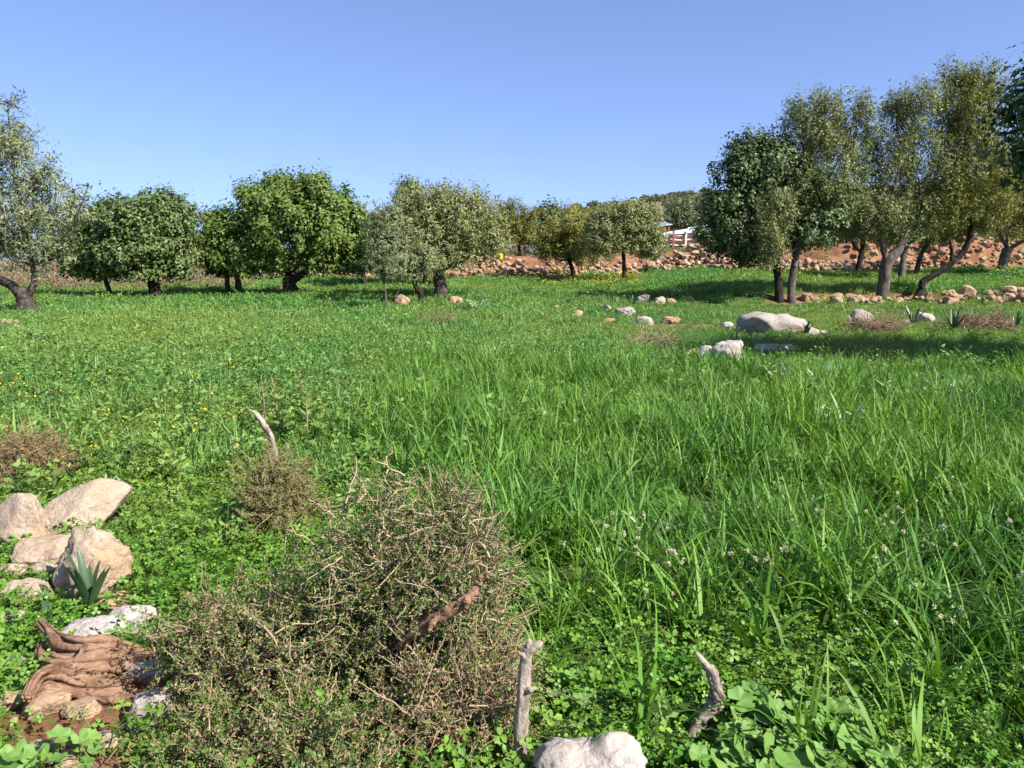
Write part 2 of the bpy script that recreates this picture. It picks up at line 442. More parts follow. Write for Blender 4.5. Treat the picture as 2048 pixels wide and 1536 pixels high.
# ------------------------------------------------------------------ trees
def leaves_np(rng, centers, axes, size, aspect, fold=.25, jitter=.9, r=None, updir=.3):
    """one folded diamond leaf per centre; axes = preferred leaf directions"""
    n = len(centers)
    ax = norm(axes + jitter * rng.normal(size=(n, 3)))
    nr = norm(np.cross(ax, rng.normal(size=(n, 3))) + np.array([0, 0, updir]))
    side = norm(np.cross(ax, nr)); nr = np.cross(side, ax)
    L = size * rng.uniform(.65, 1.35, n)[:, None]
    W = L * aspect * rng.uniform(.75, 1.25, n)[:, None]
    base = centers - ax * L * .5; tip = centers + ax * L * .5 - nr * L * .12
    le = centers + side * W * .5 + nr * W * fold; ri = centers - side * W * .5 + nr * W * fold
    v = np.stack([base, le, tip, ri], 1).reshape(-1, 3)
    k = np.arange(n)[:, None] * 4
    q = k + np.array([[0, 1, 2, 3]])
    return v, q, np.repeat(rng.uniform(0, 1, n) if r is None else r, 4)

def tree_leaves(rng, centers, axes, hint, size, aspect, r, jitter=.8, loose=.6):
    n = len(centers)
    nr = norm(hint + loose * rng.normal(size=(n, 3)))
    ax = axes + jitter * rng.normal(size=(n, 3))
    ax = norm(ax - nr * (ax * nr).sum(1, keepdims=True))
    side = np.cross(ax, nr)
    L = size * rng.uniform(.65, 1.4, n)[:, None]; W = L * aspect * rng.uniform(.8, 1.25, n)[:, None]
    k = rng.uniform(-.15, .15, n)[:, None] * L
    v = np.stack([centers - ax * L * .45 + side * W * .3, centers + ax * L * k + side * -W * .75, centers + ax * L * .6], 1).reshape(-1, 3)
    return v, np.arange(n * 3).reshape(-1, 3), np.repeat(r, 3)

def make_tree(name, label, cat, base_px, trunks, blobs, leaf='olive', bark='bark', nleaf=16000, lsize=.13, lasp=.3, clump=.34, seed=1,
              Y=None, group=None, density_edge=.7, upright=.5, sprigs=.3, depth=.85, base=None, zmin=.95):
    """trunks: lists of (px, py, radius_m[, dy]); blobs: (px, py, rx_px, ry_px[, dy]) at the depth of the foot"""
    rng = np.random.default_rng(seed)
    carob = leaf.startswith('carob')
    nleaf = int(nleaf * (2.5 if carob else 2.2)); lsize = lsize * (1.05 if carob else 1.2)
    if base is None:
        base = hit(*base_px) if Y is None else None
        if base is None:
            p = at(base_px[0], base_px[1], Y); base = Vector((p.x, Y, float(gz(p.x, Y))))
    Y = base.y
    s = Y / F
    root = empty(name, base, label, cat, group)
    B = np.array(base)
    def P(px, py, dy=0.0):
        return np.array(at(px, py, Y)) - B + np.array([0, dy, 0])
    trunk = Geo(); tops = []
    for ti, tr in enumerate(trunks):
        c = [(*P(t[0], t[1], t[3] if len(t) > 3 else 0.), t[2]) for t in tr]
        if ti == 0:
            c[0] = (c[0][0], c[0][1], min(c[0][2], 0) - .12, c[0][3] * 1.2)
        n = 7 * len(c)
        sp_ = spline(c, n)
        sp_[:, :3] += rng.normal(size=(n, 3)) * sp_[:, 3:4] * .04
        tube(trunk, sp_[:, :3], np.maximum(sp_[:, 3], .012), 14, 0, .09, seed + ti)
        tops.append(sp_[-1])
    trunk.obj('trunk', M[bark], root)
    # crown
    C = []; Rd = []
    for b in blobs:
        C.append(P(b[0], b[1], b[4] if len(b) > 4 else rng.uniform(-.25, .25) * b[2] * s)); Rd.append((b[2] * s * .88, b[2] * s * depth * .88, b[3] * s * .84))
    nb = len(C)
    for c0, r0 in list(zip(C, Rd)):                     # side tufts that break the outline
        for m in range(3):
            dd = norm(rng.normal(size=3) + np.array([0, -.1, .45])); f = rng.uniform(.28, .5)
            C.append(c0 + dd * np.array(r0) * .88); Rd.append(tuple(f * max(q, .5 * max(r0)) for q in r0))
    C = np.array(C); Rd = np.array(Rd)
    br = Geo()
    for bi, (c, r) in enumerate(zip(C, Rd)):
        if bi < nb:
            cand = tops
        else:
            p_ = C[(bi - nb) // 3]; cand = [np.array([*p_, .03])]
        d = [np.linalg.norm(c - t[:3]) for t in cand]
        t = cand[int(np.argmin(d))]
        mid = (t[:3] + c) / 2 + rng.normal(size=3) * .12 * min(d) + np.array([0, 0, -.08 * min(d)])
        r0 = min(t[3] * .6, .03 + .02 * min(d))
        sp_ = spline([(*t[:3], r0), (*mid, r0 * .7), (*c, r0 * .4)], 10)
        tube(br, sp_[:, :3], np.maximum(sp_[:, 3], .008), 6, 0, .1, seed)
        for k in range(4):
            e = c + norm(rng.normal(size=3)) * r * .85
            sp2 = spline([(*c, r0 * .38), (*((c + e) / 2 + rng.normal(size=3) * .1 * r), r0 * .25), (*e, .006)], 6)
            tube(br, sp2[:, :3], np.maximum(sp2[:, 3], .006), 4, 0, 0, 0, False)
    br.obj('branches', M[bark], root)
    vol = (Rd[:, 0] * Rd[:, 2]) ; w = vol / vol.sum()
    per = 130 if carob else 64
    clump = clump * (1.3 if carob else 1.0)
    ncl = max(12, nleaf // per)
    which = rng.choice(len(C), ncl, p=w)
    dirs = norm(rng.normal(size=(ncl, 3)))
    rad = np.where(rng.random(ncl) < density_edge, rng.uniform(.78, 1.0, ncl), rng.uniform(.2, .85, ncl))
    rad = np.where(rng.random(ncl) < sprigs, rng.uniform(.98, 1.28, ncl), rad)
    cc = C[which] + dirs * Rd[which] * rad[:, None]
    csz = clump * rng.uniform(.55, 1.3, ncl) * np.where(rad > 1, .6, 1)
    tint = np.clip(rng.normal(.5, .2, ncl), 0, 1)
    npl = np.maximum((per * (csz / clump) ** 1.5).astype(int), 8)
    idx = np.repeat(np.arange(ncl), npl)
    n = len(idx)
    off = rng.normal(size=(n, 3)) * .55
    # sprays pull the clump out along its own direction
    axis = norm(dirs * .7 + np.array([0, 0, upright * (1 if carob else 1.5)]) + rng.normal(size=(ncl, 3)) * .35)
    pos = cc[idx] + off * csz[idx][:, None] * (.72 if carob else .55) + axis[idx] * (rng.uniform(-.6, 1.0, n) * csz[idx] * (1 if carob else 1.7))[:, None]
    keep = pos[:, 2] > zmin * rng.uniform(.8, 1.5, n)
    pos, idx = pos[keep], idx[keep]
    r = np.clip(tint[idx] * .55 + rng.uniform(0, .45, len(idx)), 0, 1)
    hint = norm(pos - cc[idx] + axis[idx] * .1 * csz[idx][:, None]) * (1.0 if carob else .6) + np.array([0, 0, .35]) + dirs[idx] * .35
    v, q, rr = tree_leaves(rng, pos, axis[idx] * .8, hint, lsize, lasp * (1.15 if carob else .85), r, jitter=.8 if carob else .5, loose=.45 if carob else .6)
    cr = Geo(); cr.add(v, None, q, rr)
    cr.obj('crown', M[leaf], root, False)
    return root

make_tree('olive_tree', 'tall silvery olive tree with forked leaning trunk beside brown heath', 'tree', (57, 637),
          [[(57, 638, .34), (52, 605, .25), (42, 582, .22)], [(44, 590, .17), (20, 570, .14), (-30, 545, .11)], [(56, 590, .12), (68, 565, .09), (66, 530, .07)]],
          [(20, 480, 100, 70), (-40, 400, 130, 110), (60, 420, 90, 85), (105, 400, 65, 55), (15, 330, 70, 65), (-15, 260, 40, 65), (-70, 300, 90, 90),
           (150, 380, 28, 20), (178, 372, 14, 8), (14, 205, 20, 22), (40, 290, 22, 20), (85, 340, 30, 24), (80, 505, 55, 48), (-80, 460, 120, 90), (165, 420, 22, 30)],
          'olive_s', 'bark', 21000, .11, .3, .36, 11, upright=.5, sprigs=.45)
make_tree('carob_tree', 'low carob with thin slanting trunk crowding a bigger rounded carob', 'tree', (224, 599),
          [[(226, 600, .12), (216, 575, .10), (205, 545, .09)]],
          [(190, 490, 55, 62), (210, 535, 70, 38), (165, 525, 38, 42), (232, 460, 50, 40), (150, 470, 20, 30)],
          'carob', 'bark', 15000, .13, .62, .36, 12, upright=.25)
make_tree('carob_tree', 'big rounded blue green carob with one short dark trunk', 'tree', (312, 601),
          [[(314, 602, .26), (308, 575, .25), (306, 545, .2)]],
          [(300, 460, 85, 66), (342, 500, 50, 58), (270, 500, 70, 60), (292, 428, 66, 38), (310, 552, 60, 30), (362, 542, 28, 26), (240, 440, 30, 28), (345, 440, 35, 40)],
          'carob_b', 'bark_dark', 26000, .13, .62, .38, 13, upright=.25)
make_tree('carob_tree', 'small carob on two pale trunks under the large spreading carob', 'tree', (478, 588),
          [[(479, 589, .16), (476, 560, .14), (470, 530, .1)], [(457, 588, .13), (454, 560, .11), (458, 530, .08)]],
          [(450, 500, 34, 50), (478, 520, 48, 42), (440, 530, 35, 28), (500, 480, 40, 40), (434, 460, 18, 28)],
          'carob', 'bark_pale', 12000, .14, .62, .38, 14, upright=.25)
make_tree('carob_tree', 'largest spreading carob with thick dark trunk and bright lumpy crown', 'tree', (583, 595),
          [[(584, 597, .34), (579, 570, .30), (576, 550, .26)], [(582, 562, .2), (604, 548, .17), (640, 525, .13)], [(578, 555, .22), (560, 530, .16), (520, 500, .12)]],
          [(580, 440, 105, 72), (482, 480, 58, 62), (655, 455, 72, 62), (690, 505, 42, 46), (560, 402, 46, 36), (618, 405, 50, 38), (505, 525, 55, 38), (600, 520, 85, 38),
           (446, 455, 24, 32), (678, 405, 36, 22), (572, 378, 22, 14), (510, 420, 30, 28), (708, 450, 22, 34)],
          'carob', 'bark_dark', 34000, .135, .62, .38, 15, upright=.3)
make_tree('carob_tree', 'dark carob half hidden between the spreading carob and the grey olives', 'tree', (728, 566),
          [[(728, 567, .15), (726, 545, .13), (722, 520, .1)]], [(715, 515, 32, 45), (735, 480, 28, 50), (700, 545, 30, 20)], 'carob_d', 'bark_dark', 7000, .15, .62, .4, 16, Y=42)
make_tree('olive_tree', 'grey olive with the thickest trunk in the middle of the meadow', 'tree', (880, 600),
          [[(884, 602, .30), (880, 570, .27), (876, 540, .22)], [(878, 555, .14), (860, 520, .1), (845, 480, .08)]],
          [(880, 470, 85, 70), (830, 440, 55, 50), (930, 455, 65, 58), (866, 415, 46, 36), (805, 490, 45, 55), (955, 495, 50, 42), (880, 530, 70, 26), (990, 470, 30, 40), (945, 410, 26, 20), (900, 400, 30, 24)],
          'olive', 'bark', 27000, .13, .32, .36, 17, upright=.7)
make_tree('olive_tree', 'slender olive with dark snaking trunk beside a red rock', 'tree', (836, 612),
          [[(838, 613, .13), (842, 590, .10), (831, 572, .10), (830, 548, .09)]],
          [(805, 530, 45, 36), (775, 500, 28, 45), (840, 520, 35, 30), (790, 455, 26, 35), (762, 470, 16, 40)], 'olive_s', 'bark_dark', 11000, .12, .32, .32, 18, upright=.5)
make_tree('carob_tree', 'carob whose dark tuft tops the grey olives of the meadow', 'tree', (852, 578),
          [[(853, 579, .13), (850, 555, .12), (855, 520, .1)]], [(818, 382, 24, 16), (815, 410, 28, 26), (850, 460, 50, 40), (870, 500, 50, 40)], 'carob_b', 'bark', 9000, .14, .6, .36, 19, Y=43)
make_tree('olive_sapling', 'bare thin olive sapling with sparse twigs near the snaking trunk', 'tree', (772, 624),
          [[(774, 625, .045), (770, 580, .035), (758, 500, .025), (762, 420, .012)], [(768, 560, .02), (790, 520, .015), (800, 480, .008)], [(766, 540, .02), (745, 500, .012), (742, 450, .006)], [(788, 628, .03), (790, 600, .02), (800, 575, .01)]],
          [(765, 440, 16, 25), (750, 500, 18, 30), (785, 520, 25, 30), (770, 550, 30, 18)], 'olive_s', 'bark_pale', 1800, .11, .32, .22, 20, zmin=.5)
make_tree('olive_tree', 'brownish olive standing before the pale shed wall', 'tree', (1042, 536),
          [[(1042, 536, .13), (1040, 510, .12), (1036, 480, .1)]], [(1030, 440, 40, 36), (1040, 485, 40, 30), (1005, 455, 35, 40), (1010, 420, 22, 16), (1060, 480, 22, 28)], 'olive_y', 'bark_dark', 12000, .15, .32, .38, 21, Y=57, upright=.7)
make_tree('olive_tree', 'yellowish rounded olive whose dark trunk leans left in deep grass', 'tree', (1146, 562),
          [[(1148, 563, .17), (1146, 545, .15), (1138, 520, .13)]],
          [(1130, 475, 58, 42), (1165, 495, 50, 36), (1108, 505, 42, 28), (1150, 445, 55, 24), (1188, 465, 36, 38), (1085, 490, 22, 26)], 'olive_y', 'bark_dark', 18000, .14, .35, .38, 22, upright=.5)
make_tree('olive_tree', 'dense green olive on one straight thin reddish trunk', 'tree', (1250, 568),
          [[(1250, 569, .13), (1248, 545, .11), (1247, 505, .11)]],
          [(1258, 460, 62, 42), (1290, 490, 38, 28), (1222, 485, 42, 30), (1240, 432, 45, 22), (1285, 440, 30, 26), (1205, 450, 25, 30), (1310, 480, 16, 22)], 'olive', 'bark_dark', 19000, .13, .42, .36, 23, upright=.4)
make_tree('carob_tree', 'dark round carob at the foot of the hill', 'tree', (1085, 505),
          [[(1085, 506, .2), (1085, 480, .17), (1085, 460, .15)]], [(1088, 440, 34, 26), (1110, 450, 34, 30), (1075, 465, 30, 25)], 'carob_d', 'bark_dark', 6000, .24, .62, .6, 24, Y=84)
make_tree('olive_tree', 'grey green olive on the slope above the white roofed shelter', 'tree', (1372, 465),
          [[(1372, 466, .2), (1370, 445, .17), (1368, 430, .14)]], [(1368, 418, 34, 20), (1395, 430, 28, 20), (1348, 436, 22, 15), (1372, 445, 36, 12)], 'olive_s', 'bark', 7000, .26, .4, .6, 25, Y=92)
# the grove on the right
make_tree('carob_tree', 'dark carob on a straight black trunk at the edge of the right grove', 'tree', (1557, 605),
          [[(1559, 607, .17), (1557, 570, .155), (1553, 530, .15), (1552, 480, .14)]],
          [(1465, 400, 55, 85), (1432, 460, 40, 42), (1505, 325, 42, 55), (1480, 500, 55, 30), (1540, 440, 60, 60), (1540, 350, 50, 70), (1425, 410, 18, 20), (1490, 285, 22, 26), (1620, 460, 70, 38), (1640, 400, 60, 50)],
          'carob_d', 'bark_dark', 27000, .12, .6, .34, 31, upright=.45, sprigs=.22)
make_tree('olive_tree', 'tall olive with a slim brown trunk next to the straight black trunk', 'tree', (1584, 606),
          [[(1583, 607, .17), (1584, 560, .14), (1592, 510, .14), (1594, 460, .13)]],
          [(1622, 285, 62, 72), (1585, 370, 48, 70), (1655, 360, 75, 85), (1605, 440, 55, 45), (1700, 280, 48, 60), (1640, 225, 46, 32), (1530, 440, 36, 46, -1.6), (1520, 505, 30, 30, -1.5), (1585, 235, 26, 30), (1725, 225, 22, 26)],
          'olive', 'bark_pale', 27000, .115, .32, .34, 32, upright=.9, sprigs=.42)
make_tree('olive_tree', 'olive with the stoutest flared grey trunk of the right grove', 'tree', (1764, 606),
          [[(1762, 609, .27), (1768, 570, .24), (1773, 530, .24), (1795, 500, .2), (1815, 465, .16)], [(1775, 525, .15), (1765, 490, .12), (1755, 450, .1)]],
          [(1755, 380, 75, 95), (1800, 285, 60, 75), (1735, 440, 60, 50), (1832, 215, 50, 42), (1868, 330, 66, 76), (1800, 440, 70, 40), (1790, 215, 26, 24)],
          'olive', 'bark_pale', 29000, .115, .32, .34, 33, upright=.9, sprigs=.42)
make_tree('olive_tree', 'olive with a strongly leaning dark trunk bending over the stone row', 'tree', (1832, 604),
          [[(1826, 606, .17), (1842, 580, .14), (1848, 562, .14), (1890, 536, .13), (1925, 505, .12), (1940, 470, .11), (1938, 430, .09)], [(1902, 528, .09), (1904, 505, .07), (1900, 480, .05)]],
          [(1940, 360, 72, 80), (1925, 225, 62, 62), (1960, 172, 50, 34), (1880, 425, 62, 48), (1985, 410, 52, 60), (1905, 160, 26, 24), (1985, 215, 30, 40), (1920, 290, 60, 50)],
          'olive_y', 'bark_dark', 28000, .115, .32, .34, 34, upright=.9, sprigs=.42)
make_tree('olive_tree', 'yellowish olive on a pollarded pale trunk behind the stone row', 'tree', (2000, 557),
          [[(1998, 559, .26), (2005, 530, .24), (2016, 497, .27)], [(2016, 500, .12), (2040, 485, .1), (2075, 470, .08)]],
          [(2010, 430, 58, 52), (2055, 380, 60, 78), (1985, 345, 42, 58), (2070, 460, 55, 40), (2110, 400, 60, 70), (2045, 300, 36, 30)],
          'olive_y', 'bark_pale', 20000, .14, .32, .38, 35, upright=.5)
make_tree('olive_tree', 'small olive with crossing forked stems before the stone bank', 'tree', (1716, 524),
          [[(1714, 526, .16), (1722, 512, .15), (1726, 490, .13), (1724, 470, .1)], [(1722, 505, .09), (1708, 490, .08), (1700, 475, .06)]],
          [(1720, 445, 50, 35), (1690, 455, 34, 26), (1750, 450, 34, 30)], 'olive', 'bark_dark', 10000, .16, .35, .4, 36, Y=45)
make_tree('olive_tree', 'olive with a pale upright stem behind the stout flared trunk', 'tree', (1804, 543),
          [[(1803, 545, .18), (1806, 520, .15), (1812, 490, .13)]], [(1805, 450, 50, 40), (1840, 440, 40, 34), (1775, 455, 36, 28)], 'olive', 'bark_pale', 10000, .16, .35, .4, 37, Y=41)
make_tree('olive_tree', 'olive with a slanting grey stem close to the stone bank', 'tree', (1834, 530),
          [[(1832, 531, .15), (1842, 510, .13), (1856, 488, .12)]], [(1868, 452, 46, 36), (1900, 440, 40, 36), (1840, 450, 30, 28)], 'olive_y', 'bark', 9000, .16, .35, .4, 38, Y=46)
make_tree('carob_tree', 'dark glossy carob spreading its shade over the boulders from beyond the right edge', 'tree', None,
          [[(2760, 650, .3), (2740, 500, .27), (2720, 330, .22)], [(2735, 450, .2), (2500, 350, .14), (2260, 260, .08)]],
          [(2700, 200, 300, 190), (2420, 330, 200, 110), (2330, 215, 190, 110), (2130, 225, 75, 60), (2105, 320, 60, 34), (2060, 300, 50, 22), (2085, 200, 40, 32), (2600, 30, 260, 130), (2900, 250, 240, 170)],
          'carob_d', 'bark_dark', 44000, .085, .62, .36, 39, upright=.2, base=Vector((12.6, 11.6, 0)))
# trees beyond the meadow that close the gaps
for k, (px, py, Y, w, h, lf, lab) in enumerate((
        (404, 560, 62, 34, 42, 'olive_y', 'small yellowish olive in the gap between the two big carobs'),
        (120, 560, 66, 34, 38, 'carob_b', 'rounded carob beyond the heath behind the silvery olive'),
        (30, 566, 70, 46, 44, 'carob_d', 'dark carob beyond the brown heath'),
        (650, 548, 60, 40, 30, 'carob_d', 'low dark carob behind the bright spreading carob'),
        (985, 520, 64, 34, 36, 'olive_y', 'yellowish olive on the red bank behind the grey olives'),
        (930, 525, 66, 44, 40, 'olive', 'grey olive on the red bank behind the thickest trunk'),
        (1320, 470, 96, 26, 16, 'scrub', 'dull brown green tree at the foot of the hill by the grey roof'),
        (1440, 490, 78, 40, 40, 'carob_d', 'dark carob behind the white roofed shelter'),
        (1880, 470, 72, 60, 40, 'olive', 'olive on the bank above the rubble stones'),
        (1990, 460, 70, 60, 44, 'olive_y', 'yellowish olive on the bank above the pollarded trunk'),
        (1640, 480, 74, 60, 30, 'carob_d', 'dark low carob above the green bushes on the bank'))):
    make_tree('background_tree', lab, 'tree', (px, py), [[(px, py + 2, .16), (px, py - h * .5, .12), (px + 3, py - h, .1)]],
              [(px - w * .3, py - h * 1.25, w * .7, h * .7), (px + w * .35, py - h * 1.2, w * .65, h * .65), (px, py - h * 1.7, w * .6, h * .5), (px + w * .1, py - h * .75, w, h * .4)],
              lf, 'bark', 5200, .2, .42, .5, 60 + k, Y=Y, group='trees beyond the meadow')

# ------------------------------------------------------------------ rocks
def rock_mesh(name, w, d, h, seed, mat, level=4, lumps=None, facets=9, rough=.06, pits=0.0, boxy=0.0):
    rng = np.random.default_rng(seed)
    import bmesh
    bm = bmesh.new(); bmesh.ops.create_icosphere(bm, subdivisions=level, radius=1)
    bm.verts.ensure_lookup_table()
    D = np.array([v.co[:] for v in bm.verts]); T = np.array([[v.index for v in f.verts] for f in bm.faces]); bm.free()
    if lumps is None:
        lumps = [(0, 0, 0, 1, 1, 1)]
    rr = np.zeros(len(D))
    for lx, ly, lz, a, b, c in lumps:
        S = np.array([a, b, c]); o = -np.array([lx, ly, lz]) / S; dd = D / S
        A = (dd ** 2).sum(1); Bq = (dd * o).sum(1); Cq = (o ** 2).sum() - 1
        disc = Bq * Bq - A * Cq
        t = np.where(disc > 0, (-Bq + np.sqrt(np.maximum(disc, 0))) / A, 0)
        rr = (rr ** 10 + np.maximum(t, 0) ** 10) ** .1
    P = D * rr[:, None]
    for k in range(facets):
        nrm = norm(rng.normal(size=3)); lim = rng.uniform(.66, .9) * (P @ nrm).max()
        ex = np.maximum(P @ nrm - lim, 0)
        P = P - nrm * (ex * .95)[:, None]
    if boxy:
        P = np.sign(P) * np.abs(P) ** (1 - boxy)
    so = rng.uniform(0, 50, 3)
    disp = np.array([mnoise.fractal(Vector(p * 1.6 + so), .9, 2.1, 5) for p in P])
    fine = np.array([mnoise.fractal(Vector(p * 6 + so), .8, 2.1, 3) for p in P]) if level >= 4 else 0
    if pits:
        pv = np.array([mnoise.voronoi(Vector(p * 4.2 + so))[0][0] for p in P])
        fine = fine - pits * np.maximum(.33 - pv, 0) * 9
    mid_ = np.array([mnoise.ridged_multi_fractal(Vector(p * 2.3 + so), .9, 2.1, 4, 1.0, 2.0) for p in P])
    P = P * (1 + rough * 1.5 * disp + rough * .8 * fine + rough * .8 * (mid_ - 1.2))[:, None]
    lo, hi = P.min(0), P.max(0)
    P = (P - (lo + hi) / 2) / (hi - lo) * np.array([w, d, h])
    return mesh_np(name, P, None, T, None, mat, level > 3)

EXCL = []          # (x, y, rx, ry) where no plants grow
def rock(px, py, wpx, label, hw=.6, dw=.8, mat='rock', seed=1, rot=0.0, sink=.18, level=5, lumps=None, facets=15, rough=.085, pits=0., tilt=0., name='rock', group=None, boxy=0., up=0., tilt_x=0.):
    """px, py: middle of the rock's foot in the photograph, wpx: its width there"""
    p = hit(px, py)
    if p.y > 8 and level > 4: level = 4
    w = wpx * p.length / F if p.y < 6 else wpx * p.y / F
    h, d = w * hw, w * dw
    o = bpy.data.objects.new(name, rock_mesh(name, w, d, h, seed, M[mat], level, lumps, facets, rough, pits, boxy))
    p.x *= (p.y + d * .3) / p.y
    o.location = (p.x, p.y + d * .3, float(gz(p.x, p.y + d * .3)) + h * (.5 - sink) + up)
    o.rotation_euler = (R(tilt_x), R(tilt), R(rot))
    link(o); tag(o, label, 'rock', group)
    EXCL.append((o.location.x, o.location.y, w * .46, d * .46))
    return o

# boulders by the camera, on the left
rock(82, 962, 100, 'low flat tan rock alone among yellow flowers', .5, .6, seed=101, sink=.02, tilt=-8, rot=10)
rock(48, 1106, 122, 'upright rounded tan boulder with a white scar at the upper rock pile', .95, .6, seed=102, up=.02, lumps=[(0, 0, 0, .8, .8, 1), (.25, 0, -.3, .7, .8, .6)], tilt=8, rough=.045)
rock(165, 1072, 190, 'long slanting pinkish tan slab leaning on the upright boulder', .5, .62, seed=103, tilt=-24, rot=12, rough=.04, facets=12, lumps=[(0, 0, 0, 1, .8, .55), (.3, 0, .1, .7, .7, .5)])
rock(92, 1150, 128, 'broken ochre rock wedged below the upright boulder', .55, .7, seed=104, rough=.07)
rock(188, 1202, 142, 'craggy pale boulder behind the strap leaved squill', 1.15, .7, seed=105, rough=.085, facets=12, pits=.25, boxy=.15)
rock(228, 1222, 70, 'smooth tan rock low beside the squill', .5, .8, seed=106)
rock(22, 1170, 60, 'small ochre rock at the end of the upper rock pile', .7, .8, seed=107)
rock(95, 1160, 60, 'round little rock half sunk under the ochre rock', .6, .9, seed=108)
rock(10, 1085, 50, 'dark edged rock behind the upright boulder', 1.0, .8, seed=109, tilt=-10)
rock(12, 1000, 40, 'small rock poking out of yellow flowers above the upright boulder', .6, .8, seed=110)
rock(62, 1215, 95, 'wide cream rock below the ochre rock of the upper pile', .5, .7, seed=160, tilt=8)
rock(135, 1118, 80, 'angular cream rock between slab and craggy boulder', .6, .7, seed=161)
rock(222, 1150, 62, 'ochre knob of rock at the right of the craggy boulder', .9, .7, 'rock_red', seed=162)
rock(20, 1260, 70, 'flat tan rock left of the flattened squill', .4, .8, seed=163)
rock(30, 1420, 60, 'small yellowish stone left of the dead root wood', .5, .8, 'rock_red', seed=164)
rock(215, 1500, 70, 'tan flat stone right of the lowest rock pile', .4, .8, seed=165)
rock(262, 1268, 98, 'ochre tipped pale rock touching the dead root wood', .6, .7, 'rock_white', seed=111, rough=.05, tilt=-10)
rock(170, 1300, 150, 'long whitish rock lying behind the dead root wood', .36, .5, 'rock_white', seed=112, tilt=-14, rot=8)
rock(320, 1300, 46, 'red earthy stone between dead root and thorn bush', .9, .7, 'rock_red', seed=113, tilt=10)
rock(290, 1372, 80, 'grey rock with shaded top under the thorn twigs', .6, .7, 'rock_grey', seed=114, tilt=-20)
rock(305, 1462, 92, 'square grey boulder standing against the thorn bush', .85, .75, 'rock_grey', seed=115, boxy=.2)
rock(95, 1438, 90, 'yellowish rock below the dead root wood', .55, .8, 'rock_red', seed=116, tilt=-12)
rock(165, 1440, 80, 'red clay clod below the dead root wood', .35, .8, 'rock_red', seed=117)
rock(85, 1530, 90, 'reddish tan stone in the lowest rock pile beside mallow leaves', .5, .8, 'rock_red', seed=118, sink=.3)
rock(150, 1536, 70, 'pinkish flat stone in the lowest rock pile beside dry twigs', .35, .9, 'rock', seed=119, sink=.3)
rock(550, 1478, 82, 'sandy stone almost hidden inside the thorn bush', .5, .7, 'rock_red', seed=120, up=.03)
rock(25, 1345, 60, 'small flat stone among weeds left of the dead root', .35, .8, 'rock', seed=121)
rock(1180, 1640, 262, 'big white weathered limestone with twin humps by the grey post', .62, .6, 'rock_white', seed=130, level=5, rough=.05, facets=9, sink=-.03, pits=.35,
     lumps=[(.42, 0, .25, .46, .55, .60), (-.5, -.05, .15, .42, .6, .52), (0, .0, -.1, 1.0, .85, .66), (.1, -.3, -.1, .6, .5, .5)])
# the middle distance
rock(1452, 732, 70, 'pointed pitted grey boulder on its own in the grass', .78, .7, 'rock_white', seed=140, pits=.9, rough=.09, facets=9, sink=.06, lumps=[(0, 0, 0, .85, .8, .8), (.1, 0, .35, .6, .6, .75), (-.4, 0, -.3, .6, .6, .5)])
rock(1408, 728, 46, 'rounded pale boulder leaning on the pitted grey one', .95, .8, 'rock_white', seed=141, sink=.12)
rock(1390, 722, 36, 'ochre stone beside the rounded pale boulder', .85, .8, 'rock_red', seed=142)
rock(1372, 720, 34, 'flat ochre stone at the end of the pitted boulder group', .4, .8, 'rock_red', seed=143)
rock(1548, 672, 152, 'largest boulder, long grey and dark stained with a double hump', .35, .5, 'rock_grey', seed=144, level=5, rough=.08, facets=8, sink=.12,
     lumps=[(-.45, 0, .12, .6, .8, .82), (.4, 0, 0, .75, .8, .78), (0, 0, -.3, .9, .8, .5)])
rock(1453, 661, 26, 'small white stone left of the largest boulder', .8, .8, 'rock_white', seed=145)
rock(1472, 662, 14, 'tiny white stone touching the largest boulder', .7, .8, 'rock_white', seed=146)
rock(1625, 672, 24, 'broken white stone at the right foot of the largest boulder', .8, .8, 'rock_white', seed=147)
rock(1645, 672, 22, 'white chip of rock beyond the right foot of the largest boulder', .7, .8, 'rock_white', seed=148)
rock(1512, 686, 28, 'small red stone in shade before the largest boulder', .5, .8, 'rock_red', seed=149)
rock(1548, 712, 84, 'flat grey rock half buried in shaded grass', .32, .7, 'rock_grey', seed=150, sink=.1)
rock(1720, 654, 50, 'dark stained round boulder between the largest boulder and the brush', .8, .8, 'rock_grey', seed=151, sink=.1)
rock(1848, 652, 36, 'light pitted boulder in front of the brush', .8, .8, 'rock_white', seed=152, pits=.4, sink=.05)
rock(1815, 648, 18, 'little pale stone left of the light pitted boulder', .6, .8, 'rock_white', seed=153)
rock(1930, 772, 30, 'upright ochre stone in sunny grass', .75, .7, 'rock_red', seed=154, sink=.05, boxy=.2)
rock(1995, 790, 62, 'flat topped ochre block in sunny grass', .42, .7, 'rock_red', seed=155, sink=.05, boxy=.25)
rock(2046, 806, 26, 'orange stone right of the flat topped block', .6, .8, 'rock_red', seed=156)
rock(1500, 735, 22, 'small pinkish stone on the bare patch by the pitted boulder', .5, .8, 'rock_red', seed=157)
